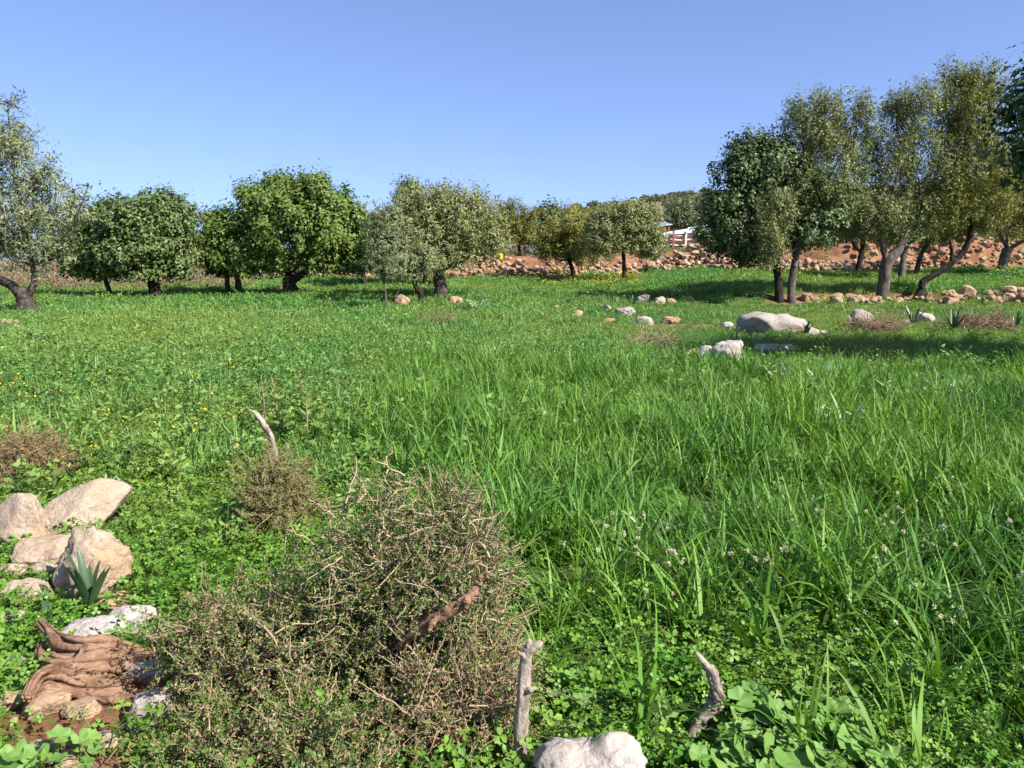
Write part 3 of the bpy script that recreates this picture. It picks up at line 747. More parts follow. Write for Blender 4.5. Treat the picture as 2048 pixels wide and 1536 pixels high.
# stony patch in the shade of the grove
for k, (px, py, w, hw, mt, lab) in enumerate((
        (1153, 640, 25, .65, 'rock_red', 'pinkish round rock in sun left of the shaded stony patch'),
        (1115, 625, 18, .75, 'rock_red', 'knobbly reddish rock in short grass before a dark tuft'),
        (1104, 632, 12, .6, 'rock_red', 'small ochre rock beside the knobbly reddish one'),
        (1213, 628, 20, .8, 'rock_grey', 'upright grey rock at the left end of the shaded stony patch'),
        (1250, 636, 34, .6, 'rock_grey', 'slanting grey slab in the shaded stony patch'),
        (1285, 606, 28, .55, 'rock_grey', 'blue grey rock at the back of the shaded stony patch'),
        (1317, 612, 30, .5, 'rock', 'flat tan rock under the dark squill'),
        (1342, 612, 24, .6, 'rock_red', 'red rock right beside the dark squill'),
        (1376, 608, 26, .5, 'rock_red', 'reddish rock at the right end of the stony patch'),
        (1290, 650, 34, .45, 'rock_white', 'sunlit white rock at the front of the stony patch'),
        (1215, 648, 26, .4, 'rock_red', 'flat sunlit tan stone at the front of the stony patch'),
        (1340, 648, 38, .35, 'rock_red', 'long flat sunlit stone at the front right of the stony patch'),
        (1298, 622, 12, .6, 'rock', 'little stone in the middle of the stony patch'),
        (1188, 632, 10, .6, 'rock_red', 'smallest stone at the left of the stony patch'),
        (910, 610, 30, .5, 'rock_red', 'pinkish rock in grass right of the thickest olive trunk'),
        (900, 618, 10, .7, 'rock_white', 'little white stone in front of the pinkish rock'),
        (806, 614, 28, .75, 'rock_red', 'rusty red rock between the sapling and the snaking trunk'),
        (674, 638, 18, .6, 'rock_white', 'white stone alone in the green meadow'),
        (704, 645, 10, .5, 'rock_white', 'tiny white stone near the lone white meadow stone'),
        (335, 597, 18, .3, 'rock_red', 'flat tan stone by the short dark carob trunk'),
        (14, 660, 40, .5, 'rock', 'grey tan stones edge by the silvery olive'),
        (36, 664, 26, .5, 'rock', 'lower tan stone by the silvery olive'),
        (736, 562, 24, .7, 'rock_red', 'block of red stone at the foot of the hidden dark carob'))):
    rock(px, py, w * 1.2, lab, hw * 1.1, .8, mt, 200 + k, rot=k * 37, level=3, sink=.16, facets=20, rough=.15, boxy=.15, tilt=(k * 53) % 40 - 20)

# ------------------------------------------------------------------ dry stone walls and rubble banks
STONES = [[rock_mesh('stone', 1, .9, .75, 300 + k, M['rock_red'], 2, None, 14, .15, boxy=.25) for k in range(7)],
          [rock_mesh('stone', 1, .85, .6, 320 + k, M['rock'], 2, None, 14, .15, boxy=.25) for k in range(4)]]
def stone_row(name, label, pts, nrow, size, seed, n, spread=.25, pale=.25, cat='wall'):
    """stones heaped along a line of ground points; each stone is a part"""
    rng = np.random.default_rng(seed)
    pts = np.array(pts, float)
    c = pts.mean(0)
    z0 = float(gz(c[0], c[1]))
    root = empty(name, (c[0], c[1], z0), label, cat)
    root['kind'] = 'thing'
    for k in range(n):
        row = k % nrow
        t = ((k // nrow) + .5 * (row % 2) + rng.uniform(-.2, .2)) / max(1, n // nrow) * (len(pts) - 1)
        t = min(max(t, 0), len(pts) - 1.001); i = int(t); f = t - i
        p = pts[i] * (1 - f) + pts[i + 1] * f
        x = p[0] + rng.uniform(-.3, .3); y = p[1] + rng.uniform(-spread, spread) + row * .05
        s = size * rng.choice([.55, .75, .9, 1.1, 1.5], p=[.25, .25, .2, .2, .1]) * rng.uniform(.85, 1.2)
        me = STONES[1][rng.integers(4)] if rng.random() < pale else STONES[0][rng.integers(7)]
        o = bpy.data.objects.new('stone', me)
        o.location = (x - c[0], y - c[1], float(gz(x, y)) - z0 + row * size * .55 + s * .22)
        o.rotation_euler = (rng.uniform(-.5, .5), rng.uniform(-.5, .5), rng.uniform(0, 6.3))
        o.scale = (s, s * rng.uniform(.8, 1.1), s * rng.uniform(.75, 1.1))
        link(o, root)
    return root

def gl(pxs, Yv):
    out = []
    for px, Y in zip(pxs, Yv):
        out.append(((px - 1024) / F * Y / (cp * 1.0 + 0) * 1.0, Y))
    return out
stone_row('dry_stone_wall', 'low row of round tan field stones edging the terrace right of the leaning trunk', gl((1870, 1950, 2060, 2160), (31.2, 31.4, 31.6, 31.8)), 3, .36, 1, 84, .12)
stone_row('stone_heap', 'scatter of shaded stones at the foot of the stout flared trunk', gl((1590, 1680, 1740, 1860), (31.4, 31.0, 31.0, 31.2)), 2, .30, 2, 46, .3, cat='stones')
stone_row('dry_stone_wall', 'red tumbled stone wall running along the terrace behind the grove', gl((1430, 1560, 1700, 1800), (50.4, 49.6, 49.2, 49.2)), 4, .38, 3, 250, .4)
stone_row('rubble_bank', 'long slope of loose tan rubble below the olives on the right', gl((1690, 1800, 1900, 2040, 2150), (51.5, 52.2, 52.6, 53, 53)), 6, .38, 4, 296, 1.5, cat='stones')
stone_row('rubble_bank', 'heap of orange tan rubble behind the straight reddish trunk', gl((1180, 1260, 1350, 1420), (51.8, 51.4, 51.7, 52.2)), 3, .38, 5, 270, 1.7, cat='stones')
stone_row('dry_stone_wall', 'low broken wall of orange stones under the pale shed', gl((900, 980, 1060, 1180), (51.2, 51.5, 52, 51.8)), 3, .36, 6, 230, 1.4)
stone_row('dry_stone_wall', 'thin line of pale stones behind the two pale trunks', gl((330, 420, 500), (49, 49, 49.4)), 2, .38, 7, 52, .25, .5)
stone_row('dry_stone_wall', 'low reddish stone wall behind the largest spreading carob', gl((560, 640, 740, 800), (50, 50.4, 50.8, 51)), 3, .38, 8, 90, .3, .35)

# ------------------------------------------------------------------ farm structures on the bank
M['sheet'] = solid_mat('white_sheeting', [(.3, (.62, .64, .68)), (.7, (.78, .79, .82))], 2, .45)
M['net'] = solid_mat('pinkish_net', [(.3, (.40, .27, .22)), (.5, (.52, .38, .32)), (.7, (.46, .38, .38))], 1.2, .9, stretch=(.4, .4, 4))
M['rust'] = solid_mat('rusty_iron', [(.3, (.16, .055, .03)), (.7, (.30, .13, .08))], 5, .85)
M['cream'] = solid_mat('cream_wood', [(.3, (.62, .5, .34)), (.7, (.72, .62, .45))], 5, .7)
M['concrete'] = solid_mat('pale_concrete', [(.3, (.40, .33, .28)), (.7, (.52, .45, .4))], 3, .9, .3, 20)
M['tank'] = solid_mat('white_plastic', [(.3, (.72, .72, .68)), (.7, (.82, .81, .77))], 2, .5)
M['roofgrey'] = solid_mat('grey_metal_sheet', [(.3, (.50, .56, .60)), (.7, (.62, .68, .72))], 2, .4)
M['yellowpaint'] = solid_mat('yellow_plastic', [(.3, (.75, .5, .03)), (.7, (.8, .6, .06))], 3, .5)
def box(geo, a, b):
    a = np.minimum(a, b) if False else np.array(a, float); b = np.array(b, float)
    v = np.array([[x, y, z] for z in (a[2], b[2]) for y in (a[1], b[1]) for x in (a[0], b[0])])
    geo.add(v, [[0, 2, 3, 1], [4, 5, 7, 6], [0, 1, 5, 4], [2, 6, 7, 3], [0, 4, 6, 2], [1, 3, 7, 5]])
def boxo(name, a, b, mat, parent):
    g = Geo(); box(g, a, b); return g.obj(name, mat, parent, False)

def shelter():
    Y = 62.0
    p0 = at(1312, 512, Y); z0 = float(gz(p0.x + 2, Y))
    root = empty('netted_shelter', (p0.x, Y, z0), 'white roofed livestock shelter with pinkish net walls and rusty lower rail', 'shelter')
    def L(px, py): q = at(px, py, Y); return q.x - p0.x, q.z - z0
    def quad_sheet(name, tl, tr, bl, br, mat, n=26, m=8, amp=.05, dep=(0, 0), th=.02, seed=0):
        g = Geo(); u, w = np.meshgrid(np.linspace(0, 1, n), np.linspace(0, 1, m))
        X = (tl[0] * (1 - u) + tr[0] * u) * (1 - w) + (bl[0] * (1 - u) + br[0] * u) * w
        Z = (tl[1] * (1 - u) + tr[1] * u) * (1 - w) + (bl[1] * (1 - u) + br[1] * u) * w
        Yv = dep[0] * (1 - w) + dep[1] * w + amp * np.sin(u * 19 + 5 * w + seed) * np.sin(w * 3.1) + amp * np.sin(w * 9 + seed)
        for s in (0, 1):
            v = np.stack([X, Yv + s * th, Z], -1).reshape(-1, 3)
            i = np.arange(m - 1)[:, None]; j = np.arange(n - 1)[None]; a = i * n + j
            q = np.stack([a, a + n, a + n + 1, a + 1], -1).reshape(-1, 4)
            g.add(v, q if s == 0 else q[:, ::-1])
        return g.obj(name, mat, root)
    quad_sheet('roof_sheet', L(1318, 466), L(1440, 446), L(1314, 470), L(1440, 464), M['sheet'], amp=.04, dep=(2.6, -.15))
    quad_sheet('roof_flap', L(1376, 455), L(1440, 447), L(1374, 463), L(1440, 458), M['sheet'], amp=.03, dep=(-.1, -.35), seed=2)
    quad_sheet('net_wall', L(1316, 470), L(1440, 463), L(1316, 480), L(1440, 476), M['net'], amp=.08, dep=(-.1, 0), seed=1)
    quad_sheet('net_wall', L(1318, 479), L(1440, 476), L(1320, 494), L(1440, 490), M['net'], amp=.14, dep=(-.02, .1), seed=3)
    quad_sheet('back_wall', L(1316, 468), L(1440, 462), L(1316, 512), L(1440, 512), M['rust'], dep=(2.6, 2.6), seed=4)
    for px, mt in ((1318, 'cream'), (1346, 'rust'), (1371, 'cream'), (1395, 'rust'), (1420, 'cream'), (1440, 'rust')):
        x, zt = L(px, 462); boxo('post', (x - .07, -.3, -.3), (x + .07, -.16, zt), M[mt], root)
    for py in (496, 503, 510):
        (xa, z), (xb, _) = L(1330, py), L(1440, py)
        boxo('rail', (xa, -.37, z - .04), (xb, -.305, z + .04), M['rust'], root)
    for k in range(24):
        x, z = L(1331 + k * 4.6, 495); xb, zb = L(1331, 512)
        boxo('picket', (x - .025, -.43, zb - .1), (x + .025, -.375, z), M['rust'], root)
    # separate lean-to roof left of it
    Y2 = 66.0
    q0 = at(1318, 500, Y2); zz = float(gz(q0.x, Y2))
    lean = empty('lean_to', (q0.x, Y2, zz), 'grey metal lean to roof on dark posts left of the white shelter', 'shelter')
    a = at(1290, 455, Y2); b = at(1345, 448, Y2)
    g = Geo()
    n = 24; xs = np.linspace(a.x - q0.x, b.x - q0.x, n); zs = np.linspace(a.z - zz, b.z - zz, n) + .03 * np.cos(np.arange(n) * np.pi)
    v = []
    for yy, dz in ((0, 0), (3, .35)):
        for s in (0, .06): v.append(np.stack([xs, np.full(n, yy), zs + dz - s], -1))
    V = np.concatenate(v); j = np.arange(n - 1)
    def qd(r0, r1): return np.stack([r0 * n + j, r0 * n + j + 1, r1 * n + j + 1, r1 * n + j], -1)
    g.add(V, np.vstack([qd(0, 2), qd(3, 1), qd(1, 0), qd(2, 3)]))
    g.obj('roof_sheet', M['roofgrey'], lean, False)
    for px, dy in ((1296, .1), (1316, .1), (1338, .1), (1296, 2.8), (1338, 2.8)):
        x = at(px, 470, Y2).x - q0.x
        zt = float(np.interp(x, xs, zs)) + dy * .117 - .03
        boxo('post', (x - .08, dy, -.2), (x + .08, dy + .14, zt - .03), M['rust'], lean)
    boxo('back_panel', (xs[0], 2.75, -.2), (xs[-1], 2.79, float(zs[0]) + .15), M['rust'], lean)
shelter()

def shed_and_tank():
    Y = 58.5
    p = at(1031, 531, Y); z = float(gz(p.x, Y))
    k = Y / F
    root = empty('block_shed', (p.x, Y, z), 'low pale concrete shed wall beside the white caged tank', 'shed')
    w, h = 24 * k, 26 * k + (p.z - z)
    for r in range(5):                                  # courses of blocks
        n = 3
        for c in range(n):
            off = .5 * (r % 2)
            x0 = -w / 2 + (c - off * .5 + .0) * w / n; x1 = x0 + w / n - .02
            x0 = max(x0, -w / 2); x1 = min(max(x1, x0 + .1), w / 2)
            boxo('block', (x0, 0, -.1 + r * h / 5), (x1, .3, -.1 + (r + 1) * h / 5 - .02), M['concrete'], root)
    boxo('core_wall', (-w / 2 + .02, .03, -.1), (w / 2 - .02, 1.6, h - .14), M['concrete'], root)
    boxo('roof_slab', (-w / 2 - .06, -.06, h - .12), (w / 2 + .06, 1.7, h - .04), M['concrete'], root)
    for (pa, pb, Y2, lab) in ((1060, 1075, 57.2, 'white plastic tank in a metal cage on the bank'), (1046, 1059, 57.9, 'greyish plastic tank in a metal cage beside the whiter one')):
        q = at((pa + pb) / 2, 531, Y2); zz = float(gz(q.x, Y2)); k2 = Y2 / F
        w2 = (pb - pa) * k2; h2 = 20 * k2; zb = max(q.z - zz, 0)
        t = empty('caged_tank', (q.x, Y2, zz), lab, 'tank')
        boxo('pallet', (-w2 / 2, 0, -.05), (w2 / 2, w2, zb + .1), M['rust'], t)
        g = Geo(); box(g, (-w2 / 2 + .04, .04, zb + .1), (w2 / 2 - .04, w2 - .04, zb + h2)); g.obj('tank_body', M['tank'] if lab.startswith('white') else M['concrete'], t, False)
        for i in range(5):
            x = -w2 / 2 + .01 + i * (w2 - .02) / 4
            boxo('cage_bar', (x - .012, -.01, zb + .08), (x + .012, .02, zb + h2 + .02), M['roofgrey'], t)
        for i in range(5):
            zq = zb + .12 + i * (h2 - .12) / 4
            boxo('cage_bar', (-w2 / 2 - .01, -.034, zq - .012), (w2 / 2 + .01, -.012, zq + .012), M['roofgrey'], t)
        g = Geo(); tube(g, [(0, w2 / 2, zb + h2 - .01), (0, w2 / 2, zb + h2 + .06)], .09, 14); g.obj('lid', M['roofgrey'], t)
    q = at(1001, 541, 53.5); zz = float(gz(q.x, 53.5))
    b = empty('bucket', (q.x, 53.5, zz), 'small yellow bucket on the broken orange wall', 'bucket')
    g = Geo(); tube(g, [(0, 0, 0), (0, 0, .1), (0, 0, .3), (0, 0, .33), (0, 0, .34)], [.12, .13, .16, .175, .175], 16); g.obj('pail', M['yellowpaint'], b)
    g = Geo(); a = np.linspace(0, np.pi, 12); tube(g, np.stack([.165 * np.cos(a), np.zeros(12), .32 + .14 * np.sin(a)], -1), .008, 5); g.obj('handle', M['rust'], b)
    for k, (px, py, Yp, h, lab) in enumerate(((1393, 560, 47.5, 1.1, 'rusty fence stake in the grass right of the rubble heap'), (1645, 528, 48.0, 1.2, 'rusty fence stake before the red stone wall of the grove'))):
        q = at(px, py, Yp); zz = float(gz(q.x, Yp))
        g = Geo(); tube(g, [(0, 0, -.2), (.01, 0, h * .5), (.03, .01, h)], [.025, .024, .02], 6)
        st = g.obj('fence_stake', M['rust']); st.location = (q.x, Yp, zz); tag(st, lab, 'stake')
shed_and_tank()
# pale dead branch lying on the rubble
q = at(1325, 520, 53.2); zz = float(gz(q.x, 53.2))
g = Geo()
tube(g, spline([(-.6, 0, .95, .05), (-.1, 0, .6, .07), (.4, .1, .2, .08), (.7, .1, -.05, .08)], 18)[:, :3], .06, 8, 0, .1, 3)
tube(g, spline([(-.05, 0, .58), (.1, 0, .8), (.12, 0, 1.1)], 8), .04, 6)
o = g.obj('dead_branch', M['greywood']); o.location = (q.x, 53.2, zz); tag(o, 'pale forked dead branch leaning on the orange rubble heap', 'branch')

# bird over the carobs
q = at(394, 431, 90)
b = empty('flying_bird', q, 'small pale bird flying in the gap between two carob crowns', 'bird')
g = Geo()
tube(g, [(-.38, 0, .02), (-.25, 0, .03), (0, 0, 0), (.2, 0, .02), (.3, 0, .04), (.36, 0, .05), (.43, 0, .04)], [.02, .05, .10, .09, .06, .055, .01], 10)
g.obj('body', M['tank'], b)
for s in (-1, 1):
    g = Geo()
    v = np.array([(.12, 0, .06), (-.12, 0, .05), (.10, s * .35, .2), (-.10, s * .35, .18), (-.05, s * .75, .13), (-.14, s * .72, .12)])
    v2 = v - np.array([0, 0, .02])
    g.add(np.vstack([v, v2]), [[0, 1, 3, 2], [2, 3, 5, 4], [6, 8, 9, 7], [8, 10, 11, 9], [0, 2, 8, 6], [2, 4, 10, 8], [1, 7, 9, 3], [3, 9, 11, 5], [4, 5, 11, 10]])
    g.obj('wing', M['roofgrey'], b)

# ------------------------------------------------------------------ dead wood in the foreground
def pt(px, py, lift=0.0):
    """ground point under a pixel, lifted"""
    p = hit(px, py, lift); return np.array([p.x, p.y, p.z + lift])

def post():
    f = hit(1040, 1545)
    Y = f.y
    root = empty('dead_post', f, 'weathered grey dead stump standing upright like a post with broken top', 'post')
    B = np.array(f)
    P = lambda px, py, dy=0.: np.array(at(px, py, Y)) - B + np.array([0, dy, 0])
    k = Y / F * 1.03
    g = Geo()
    c = [(*P(1038, 1575), 17 * k), (*P(1040, 1500), 14 * k), (*P(1042, 1440), 14 * k), (*P(1047, 1385), 14.5 * k), (*P(1050, 1340), 12 * k), (*P(1054, 1308), 11.5 * k), (*P(1058, 1297), 13 * k)]
    s = spline(c, 60); tube(g, s[:, :3], s[:, 3], 22, 0, .13, 5)
    g.obj('shaft', M['greywood'], root)
    g = Geo(); s = spline([(*P(1056, 1305), 11 * k), (*P(1066, 1293, -.01), 9 * k), (*P(1078, 1285, -.01), 7 * k), (*P(1084, 1286), 3 * k)], 16); tube(g, s[:, :3], s[:, 3], 12, 0, .2, 6)
    g.obj('broken_fork', M['greywood'], root)
    g = Geo(); s = spline([(*P(1055, 1306), 10 * k), (*P(1058, 1290), 8 * k), (*P(1059, 1279), 5 * k)], 12); tube(g, s[:, :3], s[:, 3], 10, 0, .25, 7)
    g.obj('broken_fork', M['greywood'], root)
    g = Geo(); s = spline([(*P(1049, 1312, -.01), 8 * k), (*P(1043, 1303, -.02), 5 * k), (*P(1036, 1298, -.02), 2 * k)], 10); tube(g, s[:, :3], s[:, 3], 8, 0, .25, 8)
    g.obj('broken_fork', M['greywood'], root)
    g = Geo(); s = spline([(*P(1054, 1378, -.01), 9 * k), (*P(1064, 1371, -.02), 7 * k), (*P(1072, 1370, -.02), 3 * k)], 10); tube(g, s[:, :3], s[:, 3], 8, 0, .3, 9)
    g.obj('knot', M['greywood'], root)
post()

def branch_obj(name, label, ctrl, mat, n=40, sides=18, furrow=.24, extras=(), Y=None, foot=None):
    f = hit(*foot); Y = f.y if Y is None else Y
    B = np.array(f); k = Y / F * 1.03
    root = empty(name, f, label, 'branch')
    P = lambda px, py, dy=0.: np.array(at(px, py, Y + dy)) - B
    for i, cc in enumerate((ctrl, *extras)):
        s = spline([(*P(c[0], c[1], c[3] if len(c) > 3 else 0), c[2] * k) for c in cc], n if i == 0 else n // 2)
        rj = np.random.default_rng(n + i); s[:, :3] += rj.normal(size=(len(s), 3)) * s[:, 3:4] * .07; s[:, 3] *= rj.uniform(.86, 1.1, len(s))
        g = Geo(); tube(g, s[:, :3], np.maximum(s[:, 3], .002), sides if i == 0 else 10, 0, furrow, 30 + i)
        g.obj('stem' if i == 0 else 'side_branch', M[mat], root)
    return root
branch_obj('curved_branch', 'curved grey dead branch rising from clover like a horn', [(1370, 1500, 9), (1392, 1455, 11), (1418, 1420, 13), (1434, 1388, 15), (1425, 1350, 11), (1408, 1325, 7), (1392, 1306, 2.5)], 'greywood', foot=(1385, 1470), extras=([(1432, 1385, 9), (1440, 1370, 6), (1446, 1362, 2)], [(1430, 1400, 10), (1440, 1412, 7), (1436, 1428, 3)]))
branch_obj('dead_stick', 'thin crooked dead stick rising from the brown bush', [(560, 990, 7), (550, 925, 6.5), (544, 880, 6), (531, 855, 6), (514, 830, 4.5), (506, 822, 2.5)], 'greywood', foot=(556, 985), n=34, sides=12, extras=([(543, 880, 5), (536, 872, 4), (530, 872, 1.5)],))
branch_obj('dead_branch', 'short broken brown branch caught in the big thorn bush', [(800, 1288, 10, .06), (850, 1250, 11, .02), (890, 1225, 12, 0), (925, 1205, 12, -.01), (950, 1180, 9, 0), (962, 1150, 6, .01)], 'redwood', foot=(840, 1330), Y=2.47, extras=([(915, 1208, 10, -.01), (935, 1200, 8, -.03), (928, 1230, 4, -.04)], [(880, 1232, 9, 0), (865, 1246, 7, -.02), (858, 1262, 3, -.03)]))

def root_wood():
    f = hit(180, 1370); B = np.array(f)
    root = empty('dead_root', f, 'twisted reddish dead olive root lying among rocks', 'root')
    def S(name, ctrl, seed, furrow=.3, n=60, sides=28):
        k = f.length / F
        c = []
        for px, py, r, lift in ctrl:
            p = pt(px, py, lift) - B; c.append((*p, r * k))
        s = spline(c, n); g = Geo(); rg = np.random.default_rng(seed)
        tube(g, s[:, :3], np.maximum(s[:, 3] * .5, .003), 14, 0, furrow, seed)
        tan = norm(np.gradient(s[:, :3], axis=0)); u = norm(np.cross(tan, [0.1, .2, 1.])); w = np.cross(tan, u); t = np.linspace(0, 1, n)
        for m in range(6):
            a = m * 1.05 + rg.uniform(-.3, .3) + t * rg.uniform(.6, 2.2) + .3 * np.sin(t * 9 + m)
            rr_ = s[:, 3] * (.72 + .12 * np.sin(t * rg.uniform(6, 12) + m))
            pth = s[:, :3] + (np.cos(a) * rr_)[:, None] * u + (np.sin(a) * rr_)[:, None] * w
            tube(g, pth, np.maximum(s[:, 3] * rg.uniform(.2, .4) * (1 + .2 * np.sin(t * 14 + m * 2)), .002), 9, 0, .22, seed * 7 + m)
        g.obj(name, M['redwood'], root)
    S('root_strand', [(80, 1246, 9, .12), (100, 1262, 10, .13), (125, 1288, 18, .10), (165, 1300, 22, .10), (215, 1300, 24, .08), (255, 1300, 16, .05), (285, 1302, 8, .02)], 1)
    S('root_strand', [(55, 1398, 10, .10), (75, 1355, 12, .12), (110, 1345, 20, .10), (165, 1345, 28, .08), (225, 1335, 30, .06), (280, 1318, 22, .04), (315, 1305, 12, .0)], 2, .18)
    S('root_strand', [(60, 1408, 14, .03), (85, 1385, 22, .05), (120, 1372, 24, .05), (170, 1385, 20, .03), (230, 1380, 22, .03), (270, 1360, 14, .01)], 3, .24)
    S('root_strand', [(85, 1282, 9, .05), (82, 1305, 10, .06), (100, 1325, 16, .07), (135, 1326, 14, .07), (160, 1322, 8, .06)], 4)
    S('root_strand', [(172, 1290, 5, .14), (162, 1306, 5, .14), (150, 1326, 4, .12)], 5, .1, 16, 8)
    S('root_strand', [(215, 1285, 14, .09), (240, 1310, 16, .08), (225, 1340, 14, .08)], 6)
    S('root_strand', [(190, 1410, 12, .02), (235, 1405, 14, .02), (275, 1385, 8, .0)], 7)
    EXCL.append((f.x + .0, f.y + .02, .26, .17))
root_wood()

b_ = hit(1395, 1455); EXCL.append((b_.x, b_.y + .02, .09, .1))
b_ = hit(1040, 1545); EXCL.append((b_.x, b_.y, .05, .06))
# ------------------------------------------------------------------ thorn bushes
def bush(name, label, center, rx, ry, h, seed, nprim=90, nsec=1100, ntw=3500, nleaf=9000, twig='twig', leafm='thorn_leaf', lsize=.0145, tw=1.0, leafz=0.0, lump=.16, cat='bush', ltw=1.0):
    rng = np.random.default_rng(seed)
    root = empty(name, center, label, cat)
    def dome(n, lo=.75, hi=1.02):
        a = rng.uniform(0, 2 * np.pi, n); el = np.arcsin(rng.uniform(.0, 1, n))
        d = np.stack([np.cos(a) * np.cos(el), np.sin(a) * np.cos(el), np.sin(el)], -1)
        m = 1 + lump * np.sin(3 * a + seed) * np.cos(el) + lump * .8 * np.sin(5 * a - 2 * seed + 4 * el)
        return np.sign(d) * np.abs(d) ** .72 * np.array([rx, ry, h]) * .92 * (rng.uniform(lo, hi, n) * m)[:, None], d
    T = Geo()
    # main stems arching out from the base
    ends, _ = dome(nprim, .55, .95)
    for e in ends:
        b = rng.normal(size=3) * np.array([.15 * rx, .15 * ry, 0])
        mid = (b + e) / 2 + np.array([0, 0, h * .18]) + rng.normal(size=3) * .06
        s = spline([b, mid, e], 9) + rng.normal(size=(9, 3)) * .012
        tube(T, s, np.linspace(.006, .0022, 9) * tw, 5, rng.uniform(0, .5), 0, 0, False)
    # zigzag secondary twigs tangled near the surface
    st, d = dome(nsec, .55, .98)
    ax = norm(d * .15 + rng.normal(size=(nsec, 3)) * .8 + np.array([0, 0, .15]))
    L = rng.uniform(.08, .28, nsec) * ltw
    for i in range(nsec):
        n = 6
        p = st[i] + ax[i] * np.linspace(0, L[i], n)[:, None] + rng.normal(size=(n, 3)) * .0045
        p[:, 2] = np.maximum(p[:, 2], .01)
        tube(T, p, np.linspace(.0026, .0010, n) * tw * rng.uniform(.6, 1.5), 4, rng.uniform(0.1, 1), 0, 0, False)
    # short thorns: slim triangles crossed
    k = rng.integers(0, nsec, ntw)
    p = st[k] + ax[k] * (L[k] * rng.uniform(.1, 1, ntw))[:, None]
    dirn = norm(ax[k] * .3 + rng.normal(size=(ntw, 3)))
    ln = rng.uniform(.02, .06, ntw)[:, None] * ltw
    sd_ = norm(np.cross(dirn, rng.normal(size=(ntw, 3)))) * .0014 * tw
    up_ = np.cross(norm(sd_), dirn) * .0014 * tw
    tip = p + dirn * ln
    v = np.stack([p + sd_, p - sd_ * .5 + up_, p - sd_ * .5 - up_, tip], 1).reshape(-1, 3)
    q = (np.arange(ntw)[:, None, None] * 4 + np.array([[0, 1, 3], [1, 2, 3], [2, 0, 3]])[None]).reshape(-1, 3)
    T.add(v, None, q, np.repeat(rng.uniform(0, 1, ntw), 4))
    tw_ = T.obj('twigs', M[twig], root)
    if not nleaf: tw_['kind'] = 'stuff'
    if nleaf:
        k = rng.integers(0, nsec, nleaf)
        p = st[k] + ax[k] * (L[k] * rng.uniform(0, 1.1, nleaf))[:, None] + rng.normal(size=(nleaf, 3)) * .008
        p[:, 2] = np.maximum(p[:, 2] + leafz, .01)
        v, q, r = leaves_np(rng, p, norm(rng.normal(size=(nleaf, 3)) + np.array([0, 0, .5])), lsize, .55, updir=.8)
        Lf = Geo(); Lf.add(v, q, None, r); Lf.obj('leaves', M[leafm], root, False)
    EXCL.append((center[0], center[1], rx * .8, ry * .8))
    return root

def gp(px, Y):
    x = (px - 1024) / F * Y * .98; return (x, Y, float(gz(x, Y)))
bush('thorn_bush', 'big domed thorn bush of tangled tan twigs with tiny green leaves', gp(822, 2.9), .41, .45, .88, 41, 110, 2300, 6000, 62000, leafm='thorn_mix', lsize=.0135, lump=.12, tw=1.1, ltw=.72)
bush('thorn_bush', 'dry brown skirt of thorn twigs at the foot of the big domed bush', gp(900, 2.5), .22, .2, .30, 45, 40, 600, 2500, 12000, leafm='thorn_mix', lump=.25, tw=1.1, twig='drytwig')
bush('thorn_bush', 'grey spiny low bush with green leaflets between root wood and big thorn bush', gp(470, 2.75), .30, .40, .44, 42, 50, 560, 1800, 24000, leafm='thorn_mix', leafz=.01, tw=1.05, lump=.25, ltw=.8)
bush('thorn_bush', 'leafy low thorn bush spreading around the sandy stone', gp(540, 2.2), .40, .22, .22, 43, 40, 380, 900, 20000, leafm='thorn_mix', leafz=.01, tw=1.05, lump=.25, ltw=.8)
bush('brown_bush', 'small dry reddish brown bush below the crooked stick', gp(528, 4.55), .20, .2, .50, 44, 40, 600, 1500, 30000, 'drytwig', 'fuzz', .0125, lump=.22, ltw=.75)
bush('brown_bush', 'dry brown bush at the left among yellow flowers', gp(5, 5.6), .35, .3, .42, 46, 60, 600, 1500, 20000, 'drytwig', 'fuzz', .015, ltw=.8)
for k, (px, py, w, h, lab) in enumerate(((1960, 665, 75, .42, 'dark tangle of dead brush beside the light pitted boulder'), (1760, 668, 60, .30, 'grey dead brush in front of the dark stained boulder'), (1310, 705, 60, .38, 'thin brownish dry stems left of the pitted boulder'), (885, 665, 30, .40, 'thin reddish dry weed standing in the middle of the meadow'))):
    c = hit(px, py); r = w * c.y / F
    bush('dead_brush', lab, (c.x, c.y, c.z), r, r * .6, h, 50 + k, 60, 500 if k < 2 else 160, 1200 if k < 2 else 500, 0, 'drytwig', ltw=2.2, tw=2.6 if k < 2 else 2.0, lump=.25)

# ------------------------------------------------------------------ strap leaved plants
def strap_leaf(g, L, w, az, lean, curve, rng, r=None):
    n = 9; t = np.linspace(0, 1, n)
    ang = np.pi / 2 - lean - curve * t
    step = L / (n - 1)
    x = np.concatenate([[0], np.cumsum(np.cos(ang[:-1]) * step)]); z = np.concatenate([[0], np.cumsum(np.sin(ang[:-1]) * step)])
    wd = w * np.minimum(1, .55 + 2.2 * t) * np.sqrt(np.maximum(1 - t ** 2.6, .0)) * .5
    ca, sa = math.cos(az), math.sin(az)
    c = np.stack([x * ca, x * sa, z], -1); side = np.array([-sa, ca, 0]); nr = np.stack([-np.sin(ang) * ca, -np.sin(ang) * sa, np.cos(ang)], -1)
    v = np.stack([c + side * wd[:, None] + nr * (wd * .35)[:, None], c, c - side * wd[:, None] + nr * (wd * .35)[:, None]], 1).reshape(-1, 3)
    a = np.arange(n - 1)[:, None] * 3
    q = np.vstack([a + np.array([[0, 1, 4, 3]]), a + np.array([[1, 2, 5, 4]])])
    g.add(v, q, None, rng.uniform(0, 1) if r is None else r)

